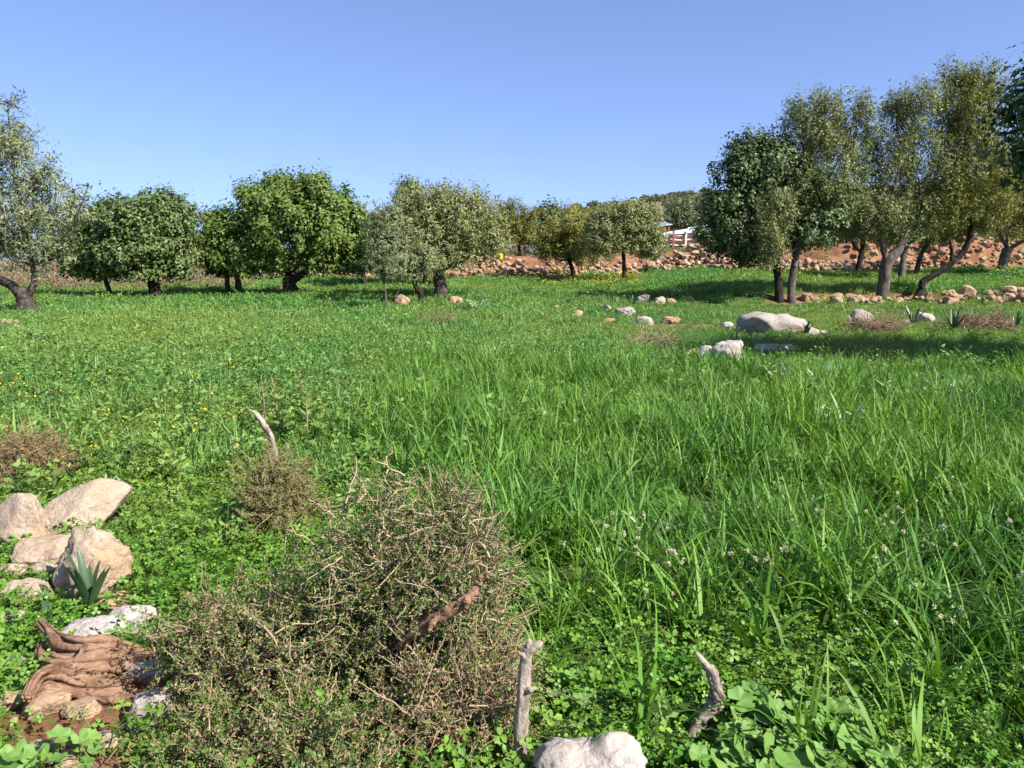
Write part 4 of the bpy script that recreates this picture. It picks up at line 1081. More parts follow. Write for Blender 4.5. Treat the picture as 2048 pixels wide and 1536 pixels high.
def squill(px, py, label, size, nl, seed, spread=.8, mats=('squill',), width=.13, at_pos=None):
    rng = np.random.default_rng(seed)
    p = hit(px, py)
    root = empty('squill_plant', p, label, 'plant', None)
    for k in range(nl):
        g = Geo()
        strap_leaf(g, size * rng.uniform(.75, 1.15), size * width * rng.uniform(.85, 1.2), k * 2.4 + rng.uniform(-.4, .4), rng.uniform(.08, spread), rng.uniform(.05, .5), rng)
        g.obj('leaf', M[mats[k % len(mats)]], root)
    return root
squill(180, 1232, 'dark green squill with broad upright strap leaves before the craggy boulder', .32, 8, 1, .45, width=.13)
squill(95, 1262, 'flattened squill with yellow tipped leaves left of the upright squill', .22, 7, 2, 1.5, ('squill', 'squill', 'yellowing'), .15)
squill(1345, 606, 'dark spiky squill standing on the shaded stony patch', .75, 13, 3, .9, width=.1)
squill(1268, 612, 'lower dark squill left of the spiky one in shade', .5, 10, 4, .8, width=.1)
squill(1135, 612, 'small dark squill behind the knobbly reddish rock', .45, 9, 5, .9, width=.1)
squill(1470, 700, 'dark squill in shade left of the largest boulder', .35, 10, 6, .8, width=.1)
squill(1610, 675, 'dark squill growing before the right end of the largest boulder', .42, 12, 7, .8, width=.11)
squill(1705, 660, 'dark squill just left of the dark stained boulder', .42, 10, 8, .6, width=.1)
squill(1825, 660, 'tall dark squill beside the light pitted boulder', .60, 10, 9, .5, width=.1)
squill(1905, 668, 'dark squill growing in front of the dead brush tangle', .65, 12, 10, .6, width=.1)
squill(1962, 612, 'dark squill on the low row of field stones', .40, 9, 11, .6, width=.1)
squill(250, 955, 'dark strap leaved plant in the weeds right of the low flat rock', .30, 9, 12, 1.0, width=.14)
squill(110, 815, 'dark green squill tuft among yellow flowers', .30, 10, 13, .8, width=.12)
squill(75, 700, 'grey green squill tuft near the silvery olive', .45, 10, 14, .7, width=.1)
squill(2030, 660, 'dark squill at the far end of the dead brush', .5, 10, 15, .7, width=.1)

# ------------------------------------------------------------------ mallow plants
def mallow_leaf_mesh(seed):
    rng = np.random.default_rng(seed)
    n, rings = 56, 6
    a = np.linspace(-2.75, 2.75, n)                     # notch at the stalk
    rim = 1 + .075 * np.cos(a * 5.7) + .02 * np.sin(a * 29)
    v = [(0, 0, 0)]; 
    for k in range(1, rings + 1):
        f = k / rings
        rr = rim * f if k == rings else (1 + (rim - 1) * f) * f
        z = .10 * f * np.cos(a * 5.7) * f + .18 * f * f + .05 * np.sin(a * 2 + seed) * f
        v += list(np.stack([rr * np.cos(a), rr * np.sin(a), z], -1))
    v = np.array(v)
    t = [[0, 1 + j, 2 + j] for j in range(n - 1)]
    q = []
    for k in range(rings - 1):
        for j in range(n - 1):
            b = 1 + k * n + j; q.append([b, b + n, b + n + 1, b + 1])
    g = Geo(); g.add(v, q, t, rng.uniform(.2, .9)); return g.mesh('leaf', M['mallow'])
MALLOW = [mallow_leaf_mesh(k) for k in range(4)]
def mallow(px, py, nl, size, seed, label, group=None, lift=.10):
    rng = np.random.default_rng(seed)
    p = hit(px, py, lift * .7)
    root = empty('mallow_plant', p, label, 'plant', group)
    st = Geo()
    nl = int(nl * 1.7)
    for k in range(nl):
        a = k * 2.4 + rng.uniform(-.5, .5); rad = size * rng.uniform(.5, 2.2) * (k / max(1, nl)) ** .5 * 1.3
        zl = lift * rng.uniform(.6, 1.25)
        e = np.array([math.cos(a) * rad, math.sin(a) * rad, zl])
        s = spline([(0, 0, 0), (e[0] * .4, e[1] * .4, zl * .7), tuple(e)], 7)
        tube(st, s, .0022, 5, .5, 0, 0, False)
        o = bpy.data.objects.new('leaf', MALLOW[rng.integers(4)])
        sc = size * rng.uniform(.5, 1.05)
        o.scale = (sc, sc, sc); o.location = e
        # leaves face up towards the light
        tilt = Vector((sdir.x * .55 + rng.normal() * .3, sdir.y * .55 + rng.normal() * .3, 1)).normalized()
        o.rotation_euler = (tilt.to_track_quat('Z', 'X').to_matrix() @ Matrix.Rotation(rng.uniform(0, 6.3), 3, 'Z')).to_euler()
        link(o, root)
    st.obj('stalks', M['weed'], root)
MG = 'mallow plants in the clover'
for k, (px, py, nl, sz) in enumerate(((1490, 1480, 7, .05), (1540, 1440, 6, .05), (1600, 1480, 7, .05), (1660, 1440, 7, .055), (1700, 1500, 7, .05), (1570, 1530, 6, .055), (1440, 1535, 6, .05), (1650, 1545, 6, .05), (1530, 1570, 6, .05), (1760, 1540, 5, .045), (1500, 1405, 4, .04), (1620, 1420, 5, .05))):
    mallow(px, py, nl, sz, 500 + k, 'mallow with broad pleated round leaves in the crowded patch beside the white limestone', MG)
mallow(1120, 1375, 5, .035, 520, 'small mallow in clover just right of the grey post')
mallow(1165, 1405, 5, .032, 521, 'small mallow between the grey post and the curved branch')
mallow(360, 950, 6, .07, 522, 'broad leaved mallow left of the brown bush')
mallow(420, 930, 5, .06, 523, 'broad leaved mallow against the brown bush')
mallow(330, 1395, 4, .03, 524, 'small mallow over the grey rock under thorn twigs')
mallow(30, 1536, 5, .04, 525, 'large mallow leaves left of the lowest rock pile', lift=.14)
mallow(160, 1490, 5, .035, 526, 'small mallow growing above the pinkish flat stone')
mallow(150, 1075, 4, .03, 527, 'small leafy mallow in the crack between upright boulder and slab')

# ------------------------------------------------------------------ dock stems and silvery thistles
def dock(px, py, label, h, seed):
    rng = np.random.default_rng(seed); p = hit(px, py)
    root = empty('dock_plant', p, label, 'plant')
    g = Geo(); s = spline([(0, 0, 0), (.02, .01, h * .5), (rng.uniform(-.04, .04), .02, h)], 14); tube(g, s, np.linspace(.011, .005, 14), 6, .6); g.obj('stem', M['redwood'], root)
    for k in range(9):
        g = Geo(); t = rng.uniform(.1, .95); strap_leaf(g, .22 * (1.25 - t), .12 * (1.25 - t), k * 2.4, rng.uniform(.6, 1.3), rng.uniform(.2, .9), rng)
        o = g.obj('leaf', M['weed'], root); o.location = tuple(s[int(t * 13)])
dock(528, 900, 'tall reddish stemmed dock behind the crooked stick', .68, 1)
dock(552, 885, 'second reddish stemmed dock right of the crooked stick', .62, 2)
dock(612, 900, 'tall dark stemmed dock left of the long grass edge', .70, 3)
dock(728, 935, 'thin red stemmed dock over the top of the big thorn bush', .28, 4)
dock(385, 905, 'short leaning dock above the broad leaved mallow', .3, 5)
def thistle(px, py, label, size, seed):
    rng = np.random.default_rng(seed); p = hit(px, py, .15)
    root = empty('silvery_thistle', (p.x, p.y, float(gz(p.x, p.y))), label, 'plant')
    for k in range(11):
        g = Geo(); L = size * rng.uniform(.7, 1.2); a = k * 2.4
        strap_leaf(g, L, L * .10, a, rng.uniform(.1, .8), rng.uniform(.2, .9), rng)
        for m in range(8):
            f = .25 + m * .09; 
            b = np.array([math.cos(a) * L * f * .5, math.sin(a) * L * f * .5, L * f * .75]); s_ = 1 if m % 2 else -1
            d = np.array([-math.sin(a) * s_, math.cos(a) * s_, .5]); e = b + d * L * .16; 
            g.add(np.array([b, b + np.array([math.cos(a), math.sin(a), .6]) * L * .05, e]), None, [[0, 1, 2]], rng.uniform())
        g.obj('leaf', M['thistle'], root)
for k, (px, py, sz, lab) in enumerate(((1690, 860, .34, 'pale silvery thistle in flattened grass'), (1815, 800, .34, 'silvery thistle left of the upright ochre stone'), (1650, 775, .34, 'small silvery thistle right of the bare patch'), (1900, 810, .3, 'silvery thistle before the upright ochre stone'), (205, 975, .16, 'silvery rosette above the slanting slab'), (1560, 760, .32, 'silvery thistle just below the flat grey rock'), (955, 620, .5, 'grey green thistle in grass right of the pinkish rock'), (1300, 1050, .2, 'silvery thistle low in the long grass'))):
    thistle(px, py, lab, sz * 1.35, 600 + k)

# ------------------------------------------------------------------ scattered vegetation (uncountable)
PROTO = bpy.data.collections.new('plant_sources')
def proto_col(name, meshes):
    c = bpy.data.collections.new(name)
    for k, m in enumerate(meshes):
        c.objects.link(bpy.data.objects.new('%s_%02d' % (name, k), m))
    return c

def scatter(name, label, cat, pts, rot, scl, idx, col, group=None):
    m = bpy.data.meshes.new(name)
    n = len(pts)
    m.vertices.add(n); m.vertices.foreach_set('co', np.ascontiguousarray(pts, np.float32).ravel())
    for k, v, ty in (('rot', rot, 'FLOAT_VECTOR'), ('scl', scl, 'FLOAT_VECTOR')):
        a = m.attributes.new(k, ty, 'POINT'); a.data.foreach_set('vector', np.ascontiguousarray(v, np.float32).ravel())
    a = m.attributes.new('idx', 'INT', 'POINT'); a.data.foreach_set('value', np.ascontiguousarray(idx, np.int32))
    o = link(bpy.data.objects.new(name, m))
    ng = bpy.data.node_groups.new(name, 'GeometryNodeTree')
    ng.interface.new_socket('Geometry', in_out='INPUT', socket_type='NodeSocketGeometry')
    ng.interface.new_socket('Geometry', in_out='OUTPUT', socket_type='NodeSocketGeometry')
    N, Lk = ng.nodes, ng.links
    gi, go = N.new('NodeGroupInput'), N.new('NodeGroupOutput')
    iop = N.new('GeometryNodeInstanceOnPoints')
    ci = N.new('GeometryNodeCollectionInfo')
    ci.inputs['Collection'].default_value = col
    ci.inputs['Separate Children'].default_value = True
    ci.inputs['Reset Children'].default_value = True
    iop.inputs['Pick Instance'].default_value = True
    def attr(nm, ty):
        a = N.new('GeometryNodeInputNamedAttribute'); a.data_type = ty; a.inputs['Name'].default_value = nm
        return a.outputs['Attribute']
    e2r = N.new('FunctionNodeEulerToRotation')
    Lk.new(attr('rot', 'FLOAT_VECTOR'), e2r.inputs[0])
    Lk.new(gi.outputs[0], iop.inputs['Points'])
    Lk.new(ci.outputs[0], iop.inputs['Instance'])
    Lk.new(attr('idx', 'INT'), iop.inputs['Instance Index'])
    Lk.new(e2r.outputs[0], iop.inputs['Rotation'])
    Lk.new(attr('scl', 'FLOAT_VECTOR'), iop.inputs['Scale'])
    Lk.new(iop.outputs[0], go.inputs[0])
    md = o.modifiers.new('scatter', 'NODES'); md.node_group = ng
    tag(o, label, cat, group, 'stuff')
    return o

def blades(rng, n, radius, hlo, hhi, wid, lean=(.05, .5), curve=(.2, 1.4), segs=4, az0=None, azs=3.2):
    """a tuft of n arching grass blades"""
    az = rng.uniform(0, 2 * np.pi, n) if az0 is None else az0 + rng.normal(size=n) * azs
    rr = radius * np.sqrt(rng.uniform(0, 1, n)); ba = rng.uniform(0, 2 * np.pi, n)
    base = np.stack([rr * np.cos(ba), rr * np.sin(ba), np.full(n, -.01)], -1)
    H = rng.uniform(hlo, hhi, n); lean_ = rng.uniform(*lean, n); cv = rng.uniform(*curve, n)
    W = wid * rng.uniform(.6, 1.4, n)
    tw = rng.uniform(-.9, .9, n)
    V = []; 
    x = np.zeros(n); z = np.zeros(n)
    for k in range(segs + 1):
        t = k / segs
        ang = np.pi / 2 - lean_ - cv * t ** 1.3
        c = base + np.stack([np.cos(az) * x, np.sin(az) * x, z], -1)
        sa = az + np.pi / 2 + tw * t
        side = np.stack([np.cos(sa), np.sin(sa), .25 * np.sin(tw * 2 + t)], -1)
        wt = W * (1 if t < .35 else (1 - ((t - .35) / .65) ** 1.6)) * .5 + .0004
        V.append(c + side * wt[:, None]); V.append(c - side * wt[:, None])
        x = x + np.cos(ang) * H / segs; z = z + np.sin(ang) * H / segs
    nv = 2 * (segs + 1)
    v = np.stack(V, 1).reshape(-1, 3)
    a = np.arange(n)[:, None, None] * nv + (np.arange(segs) * 2)[None, :, None]
    q = (a + np.array([0, 1, 3, 2])[None, None]).reshape(-1, 4)
    return v, q, np.repeat(np.clip(rng.beta(2, 2.4, n) * 1.0, 0, 1), nv)

def tuft_meshes(name, count, mat, seed, **kw):
    out = []
    for k in range(count):
        rng = np.random.default_rng(seed + k); g = Geo()
        v, q, r = blades(rng, **{a: (b(rng) if callable(b) else b) for a, b in kw.items()})
        g.add(v, q, None, r); out.append(g.mesh(name, M[mat]))
    return out

def clover_mesh(seed, n=16, radius=.075, leaf=.012, hmin=.02, hmax=.07, mat='clover', lobes=3):
    rng = np.random.default_rng(seed); g = Geo()
    for k in range(n):
        rr = radius * math.sqrt(rng.random()); a = rng.uniform(0, 6.3)
        c = np.array([rr * math.cos(a), rr * math.sin(a), rng.uniform(hmin, hmax)])
        tl = norm(np.array([rng.normal() * .45, rng.normal() * .45, 1.0]))
        u = norm(np.cross(tl, [0.3, 1, .1])); w = np.cross(tl, u)
        r0 = rng.uniform(0, 6.3); s = leaf * rng.uniform(.7, 1.35); col = rng.uniform(0, 1)
        vs = [c]; qs = []
        for j in range(lobes):
            b = r0 + j * 2 * math.pi / lobes
            d = u * math.cos(b) + w * math.sin(b); e = u * math.cos(b + 1.57) + w * math.sin(b + 1.57)
            i = len(vs)
            vs += [c + d * s * .55 + e * s * .42 + tl * s * .12, c + d * s * 1.05 + e * s * .28 + tl * s * .05, c + d * s * .98 - tl * s * .02, c + d * s * 1.05 - e * s * .28 + tl * s * .05, c + d * s * .55 - e * s * .42 + tl * s * .12]
            qs += [[0, i + 2, i + 1, i], [0, i + 4, i + 3, i + 2]]
        g.add(np.array(vs), qs, None, col)
        sv = np.array([c, c + u * .0012, [c[0] * .6, c[1] * .6, 0]]); g.add(sv, None, [[0, 1, 2]], .4)
    return g.mesh('clover', M[mat])

def weed_mesh(seed, h=.25, n=26, leaf=.04, asp=.45, mat='weed', stems=3, spread=.07):
    rng = np.random.default_rng(seed); g = Geo()
    C = []; A = []
    for s in range(stems):
        a = rng.uniform(0, 6.3); e = np.array([math.cos(a) * spread * rng.uniform(.4, 1.4), math.sin(a) * spread * rng.uniform(.4, 1.4), h * rng.uniform(.6, 1.1)])
        b = np.array([rng.normal() * .02, rng.normal() * .02, 0])
        p = np.linspace(0, 1, 6)[:, None] * (e - b) + b + rng.normal(size=(6, 3)) * .006
        tube(g, p, np.linspace(.003, .0012, 6), 3, .9, 0, 0, False)
        t = np.linspace(.12, 1, n // stems)
        az = np.arange(len(t)) * 2.4 + a
        d = np.stack([np.cos(az), np.sin(az), np.full(len(t), .45)], -1)
        C.append(b + t[:, None] * (e - b) + d * leaf * .55); A.append(d)
    C = np.concatenate(C); A = np.concatenate(A)
    v, q, r = leaves_np(rng, C, A * 1.6, leaf, asp, jitter=.35, updir=1.2)
    g.add(v, q, None, r * .8)
    return g.mesh('weed', M[mat])

def mixed(meshes): return meshes

class Field:
    def __init__(s, seed): s.rng = np.random.default_rng(seed); s.p = []
    def sample(s, x0, x1, y0, y1, dens, fn=None):
        """uniform points over a ground rectangle, thinned by fn(x, y) in 0..1"""
        n = int((x1 - x0) * (y1 - y0) * dens)
        x = s.rng.uniform(x0, x1, n); y = s.rng.uniform(y0, y1, n)
        k = np.abs(x) < .80 * y + 2.2
        x, y = x[k], y[k]
        if fn is not None:
            k = s.rng.random(len(x)) < fn(x, y); x, y = x[k], y[k]
        return x, y
def excl(x, y, pad=0.0):
    k = np.ones(len(x))
    for ex, ey, rx, ry in EXCL:
        k = np.where(((x - ex) / (rx + pad)) ** 2 + ((y - ey) / (ry + pad)) ** 2 < 1, 0, k)
    return k
def place(name, label, cat, fld, x, y, col, nvar, slo, shi, tilt=.15, zvar=(.8, 1.25), patch=None, rotz=None):
    rng = fld.rng; n = len(x)
    z = gz(x, y)
    s = rng.uniform(slo, shi, n)
    if patch is not None: s = s * patch
    rot = np.stack([rng.normal(size=n) * tilt, rng.normal(size=n) * tilt, rng.uniform(0, 6.28, n) if rotz is None else rotz], -1)
    scl = np.stack([s, s, s * rng.uniform(*zvar, n)], -1)
    scatter(name, label, cat, np.stack([x, y, z], -1), rot, scl, rng.integers(0, nvar, n), col)

# --- zones on the ground, in metres
def z_clover(x, y):
    """clover carpet near the camera and on the left"""
    right = smooth(3.9, 3.0, y + .35 * vnoise(x, y, .6, 1)) * smooth(2.1, 1.2, x + .25 * vnoise(x, y, .5, 2))
    left = smooth(-.5, -1.0, x + .3 * vnoise(x, y, .8, 3)) * smooth(8.5, 5.5, y)
    return np.clip(np.maximum(right, left), 0, 1)
def z_tall(x, y):
    """long juicy grass right of the thorn bush"""
    a = smooth(-1.3, -.5, x - .0 + .13 * (y - 4) + .3 * vnoise(x, y, .9, 4)) * (1 - z_clover(x, y) * .93)
    return a * smooth(14.0, 10.5, y + 1.0 * vnoise(x, y, 2.2, 5)) * (1 - .85 * z_short(x, y)) * smooth(2.0, 2.4, y)
def z_short(x, y):
    """short grazed turf around the boulders on the right"""
    return smooth(10.5, 12.5, y - .1 * x) * smooth(.5, 3.5, x) * smooth(34, 31, y)

F1 = Field(7)
tall = tuft_meshes('grass_tuft', 7, 'grass', 700, n=17, radius=.08, hlo=.18, hhi=.56, wid=.0105, lean=(.02, .6), curve=(.2, 2.0), segs=5)
tall += tuft_meshes('grass_tuft', 3, 'grass', 720, n=12, radius=.07, hlo=.2, hhi=.60, wid=.017, lean=(.02, .6), curve=(.3, 1.9), segs=5)
tall += tuft_meshes('grass_tuft', 3, 'grass', 740, n=26, radius=.08, hlo=.25, hhi=.45, wid=.006, lean=(.5, 1.0), curve=(.5, 1.2), segs=5, az0=lambda r: 0.0, azs=.5)
COLT = proto_col('grass_tuft', tall)
x, y = F1.sample(-3, 10.5, 2.0, 14, 105, lambda x, y: z_tall(x, y) * excl(x, y) * (1 - bare_zone(x, y)) * smooth(16, 5, y) ** .35 * np.clip(.75 + .6 * vnoise(x, y, .45, 11), .25, 1))
hp = .92 + .25 * vnoise(x, y, 1.1, 9) + .2 * vnoise(x, y, .4, 10)
# lodged drifts all lie the same way
lod = vnoise(x, y, 1.3, 12) + .35 * smooth(2, 5, x) > .45
idx = np.where(lod, 10 + F1.rng.integers(0, 3, len(x)), F1.rng.integers(0, 10, len(x)))
s = F1.rng.uniform(.75, 1.2, len(x)) * hp
rz = np.where(lod, 2.6 + 1.3 * vnoise(x, y, 1.6, 13), F1.rng.uniform(0, 6.28, len(x)))
rot = np.stack([F1.rng.normal(size=len(x)) * .12, F1.rng.normal(size=len(x)) * .12, rz], -1)
scatter('tall_grass', 'long bright green meadow grass with arching blades', 'grass', np.stack([x, y, gz(x, y)], -1), rot, np.stack([s, s, s * F1.rng.uniform(.85, 1.15, len(x))], -1), idx, COLT)

# clover carpet
COLC = proto_col('clover_patch', [clover_mesh(800 + k) for k in range(6)] + [clover_mesh(810 + k, 10, .08, .017, .03, .10) for k in range(3)])
x, y = F1.sample(-6.5, 2.6, 1.8, 9, 300, lambda x, y: (z_clover(x, y) * .97 + .03) * excl(x, y, .02) * (1 - .9 * bare_zone(x, y)) * smooth(9, 3, y) ** .4)
place('clover', 'low carpet of small bright clover leaves', 'clover', F1, x, y, COLC, 9, .8, 1.5, .2)

# leafy weeds
COLW = proto_col('weed_sprig', [weed_mesh(900 + k, .20, 30, .034, .42) for k in range(4)] + [weed_mesh(910 + k, .30, 36, .05, .5) for k in range(3)] + [weed_mesh(920 + k, .16, 40, .022, .3, stems=5, spread=.1) for k in range(3)])
def z_weed(x, y):
    left = smooth(.4, -.8, x - .10 * y + .5 * vnoise(x, y, 1.0, 14)) * smooth(3.2, 4.4, y) * smooth(20, 13, y)
    near = .30 * z_clover(x, y)
    return np.clip(np.maximum(np.maximum(left, near), .22 + .25 * vnoise(x, y, 1.2, 15)), 0, 1)
x, y = F1.sample(-17, 11, 2.0, 20, 62, lambda x, y: z_weed(x, y) * excl(x, y, .0) * (1 - bare_zone(x, y)) * smooth(24, 4, y) ** .8)
k_ = F1.rng.random(len(x)) > .7 * z_tall(x, y); x, y = x[k_], y[k_]
place('leafy_weeds', 'mixed leafy green weeds growing through the grass', 'weeds', F1, x, y, COLW, 10, .6, 1.25, .18, patch=(.55 + .5 * smooth(3.2, 5.5, y)))

# meadow grass, middle and far
mid = tuft_meshes('meadow_tuft', 6, 'meadow', 1000, n=46, radius=.22, hlo=.12, hhi=.30, wid=.010, lean=(.02, .6), curve=(.2, 1.4), segs=3)
mid += [weed_mesh(1020 + k, .24, 60, .05, .45, 'meadow', 7, .2) for k in range(3)]
COLM = proto_col('meadow_tuft', mid)
def far_ok(x, y):
    bk = 51 + .9 * np.sin(x * .23) + .6 * np.sin(x * .71 + 1)
    m = excl(x, y, -.05) * (1 - .97 * bare_zone(x, y))
    m = m * smooth(.8, -.3, y - bk)
    return m * (1 - .8 * smooth(-14, -20, x + (y - 26) * -.12) * smooth(34, 42, y))
x, y = F1.sample(-22, 20, 5.5, 24, 36, lambda x, y: np.maximum(.25, smooth(5, 12, y)) * far_ok(x, y) * np.where(y < 13, 1 - .6 * z_tall(x, y), 1) * smooth(40, 10, y) ** .5)
h = 1.05 - .5 * z_short(x, y) + .28 * vnoise(x, y, 1.7, 16) * (1 - .5 * z_short(x, y)) + .45 * vnoise(x, y, .42, 26) * (1 - .3 * z_short(x, y))
h = np.maximum(h, .3)
place('meadow_grass', 'dense green meadow grass and herbs between camera and trees', 'grass', F1, x, y, COLM, 9, .75, 1.2, .12, patch=h)
far = tuft_meshes('far_tuft', 5, 'meadow', 1100, n=60, radius=.45, hlo=.14, hhi=.34, wid=.022, lean=(.02, .7), curve=(.2, 1.4), segs=2)
far += [weed_mesh(1120 + k, .26, 70, .09, .5, 'meadow', 9, .4) for k in range(3)]
COLF = proto_col('far_tuft', far)
x, y = F1.sample(-46, 46, 23, 54, 7.5, far_ok)
h = .85 - .40 * z_short(x, y) + .3 * vnoise(x, y, 3.2, 17) + .35 * vnoise(x, y, .8, 27)
h = np.maximum(h, .25)
place('far_meadow_grass', 'bright green grass under the trees up to the red bank', 'grass', F1, x, y, COLF, 8, .8, 1.3, .1, patch=h)
# sparse tufts on the soil and stones
x, y = F1.sample(-45, 46, 49, 66, 2.0, lambda x, y: .4 + .4 * vnoise(x, y, 2.2, 18))
place('bank_weeds', 'scattered weeds growing on the red bank', 'weeds', F1, x, y, COLF, 8, .5, 1.2, .2)

# green bushy herbs above the wall, behind the trunks
def shrub_mesh(seed, mat, n=420, leaf=.06, h=1.0, flat=.8):
    rng = np.random.default_rng(seed); g = Geo()
    d = norm(rng.normal(size=(n, 3))); d[:, 2] = np.abs(d[:, 2])
    r = rng.uniform(.45, 1.0, n) ** .6 * (1 + .25 * np.sin(d[:, 0] * 5 + seed) * np.cos(d[:, 1] * 6 + d[:, 2] * 4))
    p = d * r[:, None] * np.array([1, 1, flat * h])
    v, q, rr = leaves_np(rng, p, d + np.array([0, 0, .4]), leaf, .5, r=np.clip(.2 + .5 * r + rng.normal(size=n) * .15, 0, 1))
    g.add(v, q, None, rr); return g.mesh('shrub', M[mat])
for k, (px, py, Y, w, hh, lab) in enumerate(((1620, 497, 53, 1.1, .9, 'rounded bright green bush on the bank between two trunks'), (1660, 497, 53.5, 1.4, 1.0, 'wide bright green bush on the bank above the red stone wall'), (1700, 492, 54, 1.0, .8, 'small bright green bush next to the crossing stems'),
                                         (1405, 533, 51, .7, .5, 'low green bush at the right end of the rubble heap'), (1950, 525, 46, 1.2, .8, 'green bush in front of the pollarded trunk'), (2030, 530, 43, 1.3, .9, 'green thorny bush beside the pollarded trunk'),
                                         (1190, 553, 49, 1.0, .75, 'leafy green bush between the leaning trunk and the straight reddish one'), (1225, 555, 48, .8, .6, 'small leafy green bush touching the straight reddish trunk'), (1720, 532, 43, 1.0, .55, 'mound of bright green grass under the crossing stems'))):
    p = at(px, py, Y)
    root = empty('green_bush', (p.x, Y, float(gz(p.x, Y))), lab, 'bush')
    o = link(bpy.data.objects.new('foliage', shrub_mesh(1500 + k, 'meadow', 900, .13)), root); o.scale = (w, w * .8, hh)
    g = Geo()
    for j in range(6): tube(g, spline([(0, 0, -.05), (math.cos(j) * .2 * w, math.sin(j) * .2 * w, hh * .3), (math.cos(j) * .5 * w, math.sin(j) * .5 * w, hh * .55)], 6), np.linspace(.03, .01, 6), 5)
    g.obj('stems', M['bark'], root)

# brown heath on the left and scrub over the hill
COLH = proto_col('heath_shrub', [shrub_mesh(1200 + k, 'heath', 420, .10, 1, .6) for k in range(3)] + [shrub_mesh(1210, 'scrub', 420, .10, 1, .6)])
x, y = F1.sample(-60, -12, 40, 70, 1.2, lambda x, y: smooth(-14, -19, x + (y - 45) * .25) * smooth(39, 45, y) * .9)
place('heath', 'low brown heath shrubs on the rising ground at the left', 'heath', F1, x, y, COLH, 4, .5, 1.0, .1)
x, y = F1.sample(-30, 70, 56, 90, .10, lambda x, y: .8 + 0 * x)
place('bank_scrub', 'dry scrub on the slope between bank and hill', 'scrub', F1, x, y, COLH, 4, .6, 1.3, .1)
COLS = proto_col('hill_shrub', [shrub_mesh(1300 + k, 'hillgreen', 380, .26, 1, .75) for k in range(3)] + [shrub_mesh(1310 + k, 'scrub', 380, .24, 1, .6) for k in range(2)] + [shrub_mesh(1320, 'carob_d', 380, .28, 1, .9)])
x, y = F1.sample(-50, 190, 86, 235, .13, lambda x, y: np.clip(.6 + .6 * vnoise(x, y, 14, 19), .1, 1))
place('hill_scrub', 'grey green scrub covering the hillside', 'scrub', F1, x, y, COLS, 6, .5, 1.5, .1)
COLB = proto_col('hill_stone', [rock_mesh('hill_stone', 1.2, 1, .8, 340 + k, M['rock_grey'], 2, None, 7, .07) for k in range(3)])
x, y = F1.sample(-50, 190, 100, 232, .02, lambda x, y: np.clip(.5 + .7 * vnoise(x, y, 10, 20), 0, 1))
place('hill_stones', 'pale limestone outcrops scattered over the hillside', 'stones', F1, x, y, COLB, 3, .7, 1.9, .3)
# trees on the skyline
for k, (px, Y, s) in enumerate(((1262, 205, 1.7), (1285, 208, 2.2), (1368, 212, 1.8), (1150, 200, 2.4), (1185, 190, 2.6), (1225, 205, 1.6), (1335, 200, 1.6), (1400, 205, 2.0))):
    X = (px - 1024) / F * Y / cp * .985
    root = empty('hill_tree', (X, Y, float(gz(X, Y))), 'small dark tree on the skyline of the hill', 'tree', 'trees along the hill skyline')
    o = link(bpy.data.objects.new('crown', shrub_mesh(1400 + k, 'hillgreen', 600, .34)), root); s *= .62
    o.scale = (s, s, s * .9); o.location = (0, 0, s * .6)
    g = Geo(); tube(g, [(0, 0, -.3), (.05, 0, s * .5), (.1, 0, s)], [.16, .13, .08], 6); g.obj('trunk', M['bark'], root)

# flowers
def daisy_mesh(seed, n=4, h=.29, rad=.10, r0=.011, mat='yellow'):
    rng = np.random.default_rng(seed); g = Geo()
    for k in range(n):
        c = np.array([rng.normal() * rad, rng.normal() * rad, h * rng.uniform(.75, 1.2)])
        tl = norm(np.array([sdir.x * .5 + rng.normal() * .3, sdir.y * .5 + rng.normal() * .3, 1.]))
        u = norm(np.cross(tl, [.2, 1, .3])); w = np.cross(tl, u); m = 10
        a = np.arange(m) * 2 * np.pi / m; rr = r0 * np.where(np.arange(m) % 2, 1.0, .72)
        v = np.vstack([c + tl * .004, c + (np.cos(a) * rr)[:, None] * u + (np.sin(a) * rr)[:, None] * w])
        g.add(v, None, [[0, 1 + j, 1 + (j + 1) % m] for j in range(m)], rng.uniform(0, 1))
    return g.mesh('flower', M[mat])
def head_mesh(seed):
    rng = np.random.default_rng(seed); g = Geo()
    for k in range(3):
        c = np.array([rng.normal() * .09, rng.normal() * .09, rng.uniform(.18, .34)])
        n = 26; d = norm(rng.normal(size=(n, 3)) + np.array([0, 0, .5]))
        v, q, r = leaves_np(rng, c + d * .008, d, .010, .55, jitter=.3); g.add(v, q, None, .3 + .7 * r)
        tube(g, np.array([[c[0] * .8, c[1] * .8, 0], c * .55 + np.array([.005, 0, 0]), c]), .0012, 3, -1, 0, 0, False)
    return g.mesh('flower_head', M['whitef'])
COLY = proto_col('yellow_flower', [daisy_mesh(1600 + k) for k in range(4)])
x, y = F1.sample(-9, -.3, 3.0, 11, 9, lambda x, y: np.clip(smooth(-1.0, -2.2, x + .2 * vnoise(x, y, .8, 21)) * (.35 + .8 * vnoise(x, y, 1.1, 22)), 0, 1) * smooth(3.6, 4.4, y))
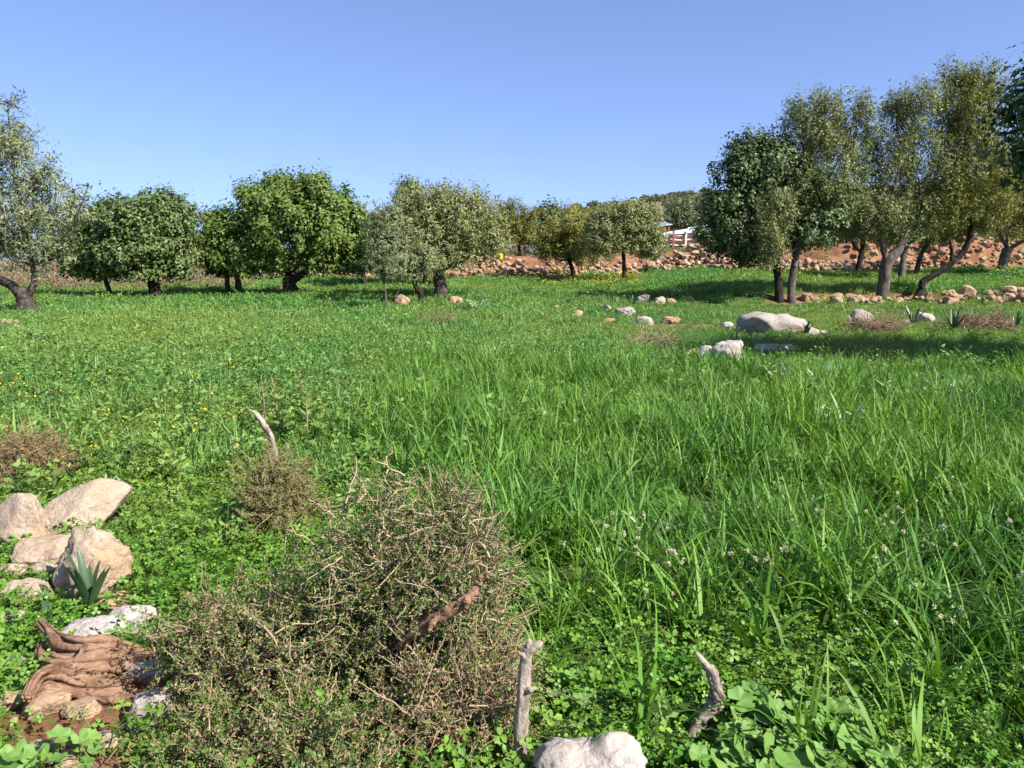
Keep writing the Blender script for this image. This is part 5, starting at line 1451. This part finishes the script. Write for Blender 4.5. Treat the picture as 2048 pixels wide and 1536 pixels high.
place('yellow_flowers', 'scattered small yellow daisies among the weeds on the left', 'flowers', F1, x, y, COLY, 4, .8, 1.2, .1, patch=np.full(len(x), 1.0))
x, y = F1.sample(1, 8, 40, 48, 2.2, lambda x, y: np.clip(.2 + vnoise(x, y, 1.6, 23), 0, 1))
place('yellow_meadow_flowers', 'strip of yellow flowers in front of the leaning trunk', 'flowers', F1, x, y, proto_col('yellow_patch', [daisy_mesh(1620 + k, 26, .38, .4, .035) for k in range(3)]), 3, .8, 1.2, .1)
COLQ = proto_col('white_flower', [head_mesh(1640 + k) for k in range(5)])
x, y = F1.sample(.2, 3.4, 2.1, 4.6, 12, lambda x, y: np.clip(.4 + .7 * vnoise(x, y, .7, 24), 0, 1) * excl(x, y))
place('white_flowers', 'small whitish flower heads above clover and grass on the right', 'flowers', F1, x, y, COLQ, 5, .8, 1.2, .1)
# dry litter and small stones in the bare soil at the left
x, y = F1.sample(-2.4, -.4, 1.9, 3.4, 60, lambda x, y: bare_zone(x, y) * excl(x, y, -.03))
COLP = proto_col('pebble', [rock_mesh('pebble', .03, .026, .018, 360 + k, M['rock_red'], 2, None, 6, .08) for k in range(4)])
place('pebbles', 'small red pebbles on the bare soil around the dead root', 'pebbles', F1, x, y, COLP, 4, .5, 1.5, .4)
def litter(seed):
    rng = np.random.default_rng(seed); g = Geo()
    for k in range(5):
        a = rng.uniform(0, 3.14); L = rng.uniform(.06, .22); c = np.array([rng.normal() * .05, rng.normal() * .05, rng.uniform(.01, .05)])
        d = np.array([math.cos(a), math.sin(a), rng.normal() * .15]) * L / 2
        tube(g, spline([c - d, c + rng.normal(size=3) * .012, c + d], 6), np.linspace(.003, .0012, 6), 4, rng.uniform(0, 1), 0, 0, False)
    return g.mesh('twig_litter', M['drytwig'])
x, y = F1.sample(-1.5, -.35, 1.8, 2.5, 40)
place('twig_litter', 'dry broken twigs lying below the grey boulder and thorn bush', 'twigs', F1, x, y, proto_col('litter', [litter(1700 + k) for k in range(4)]), 4, .8, 1.2, .2)
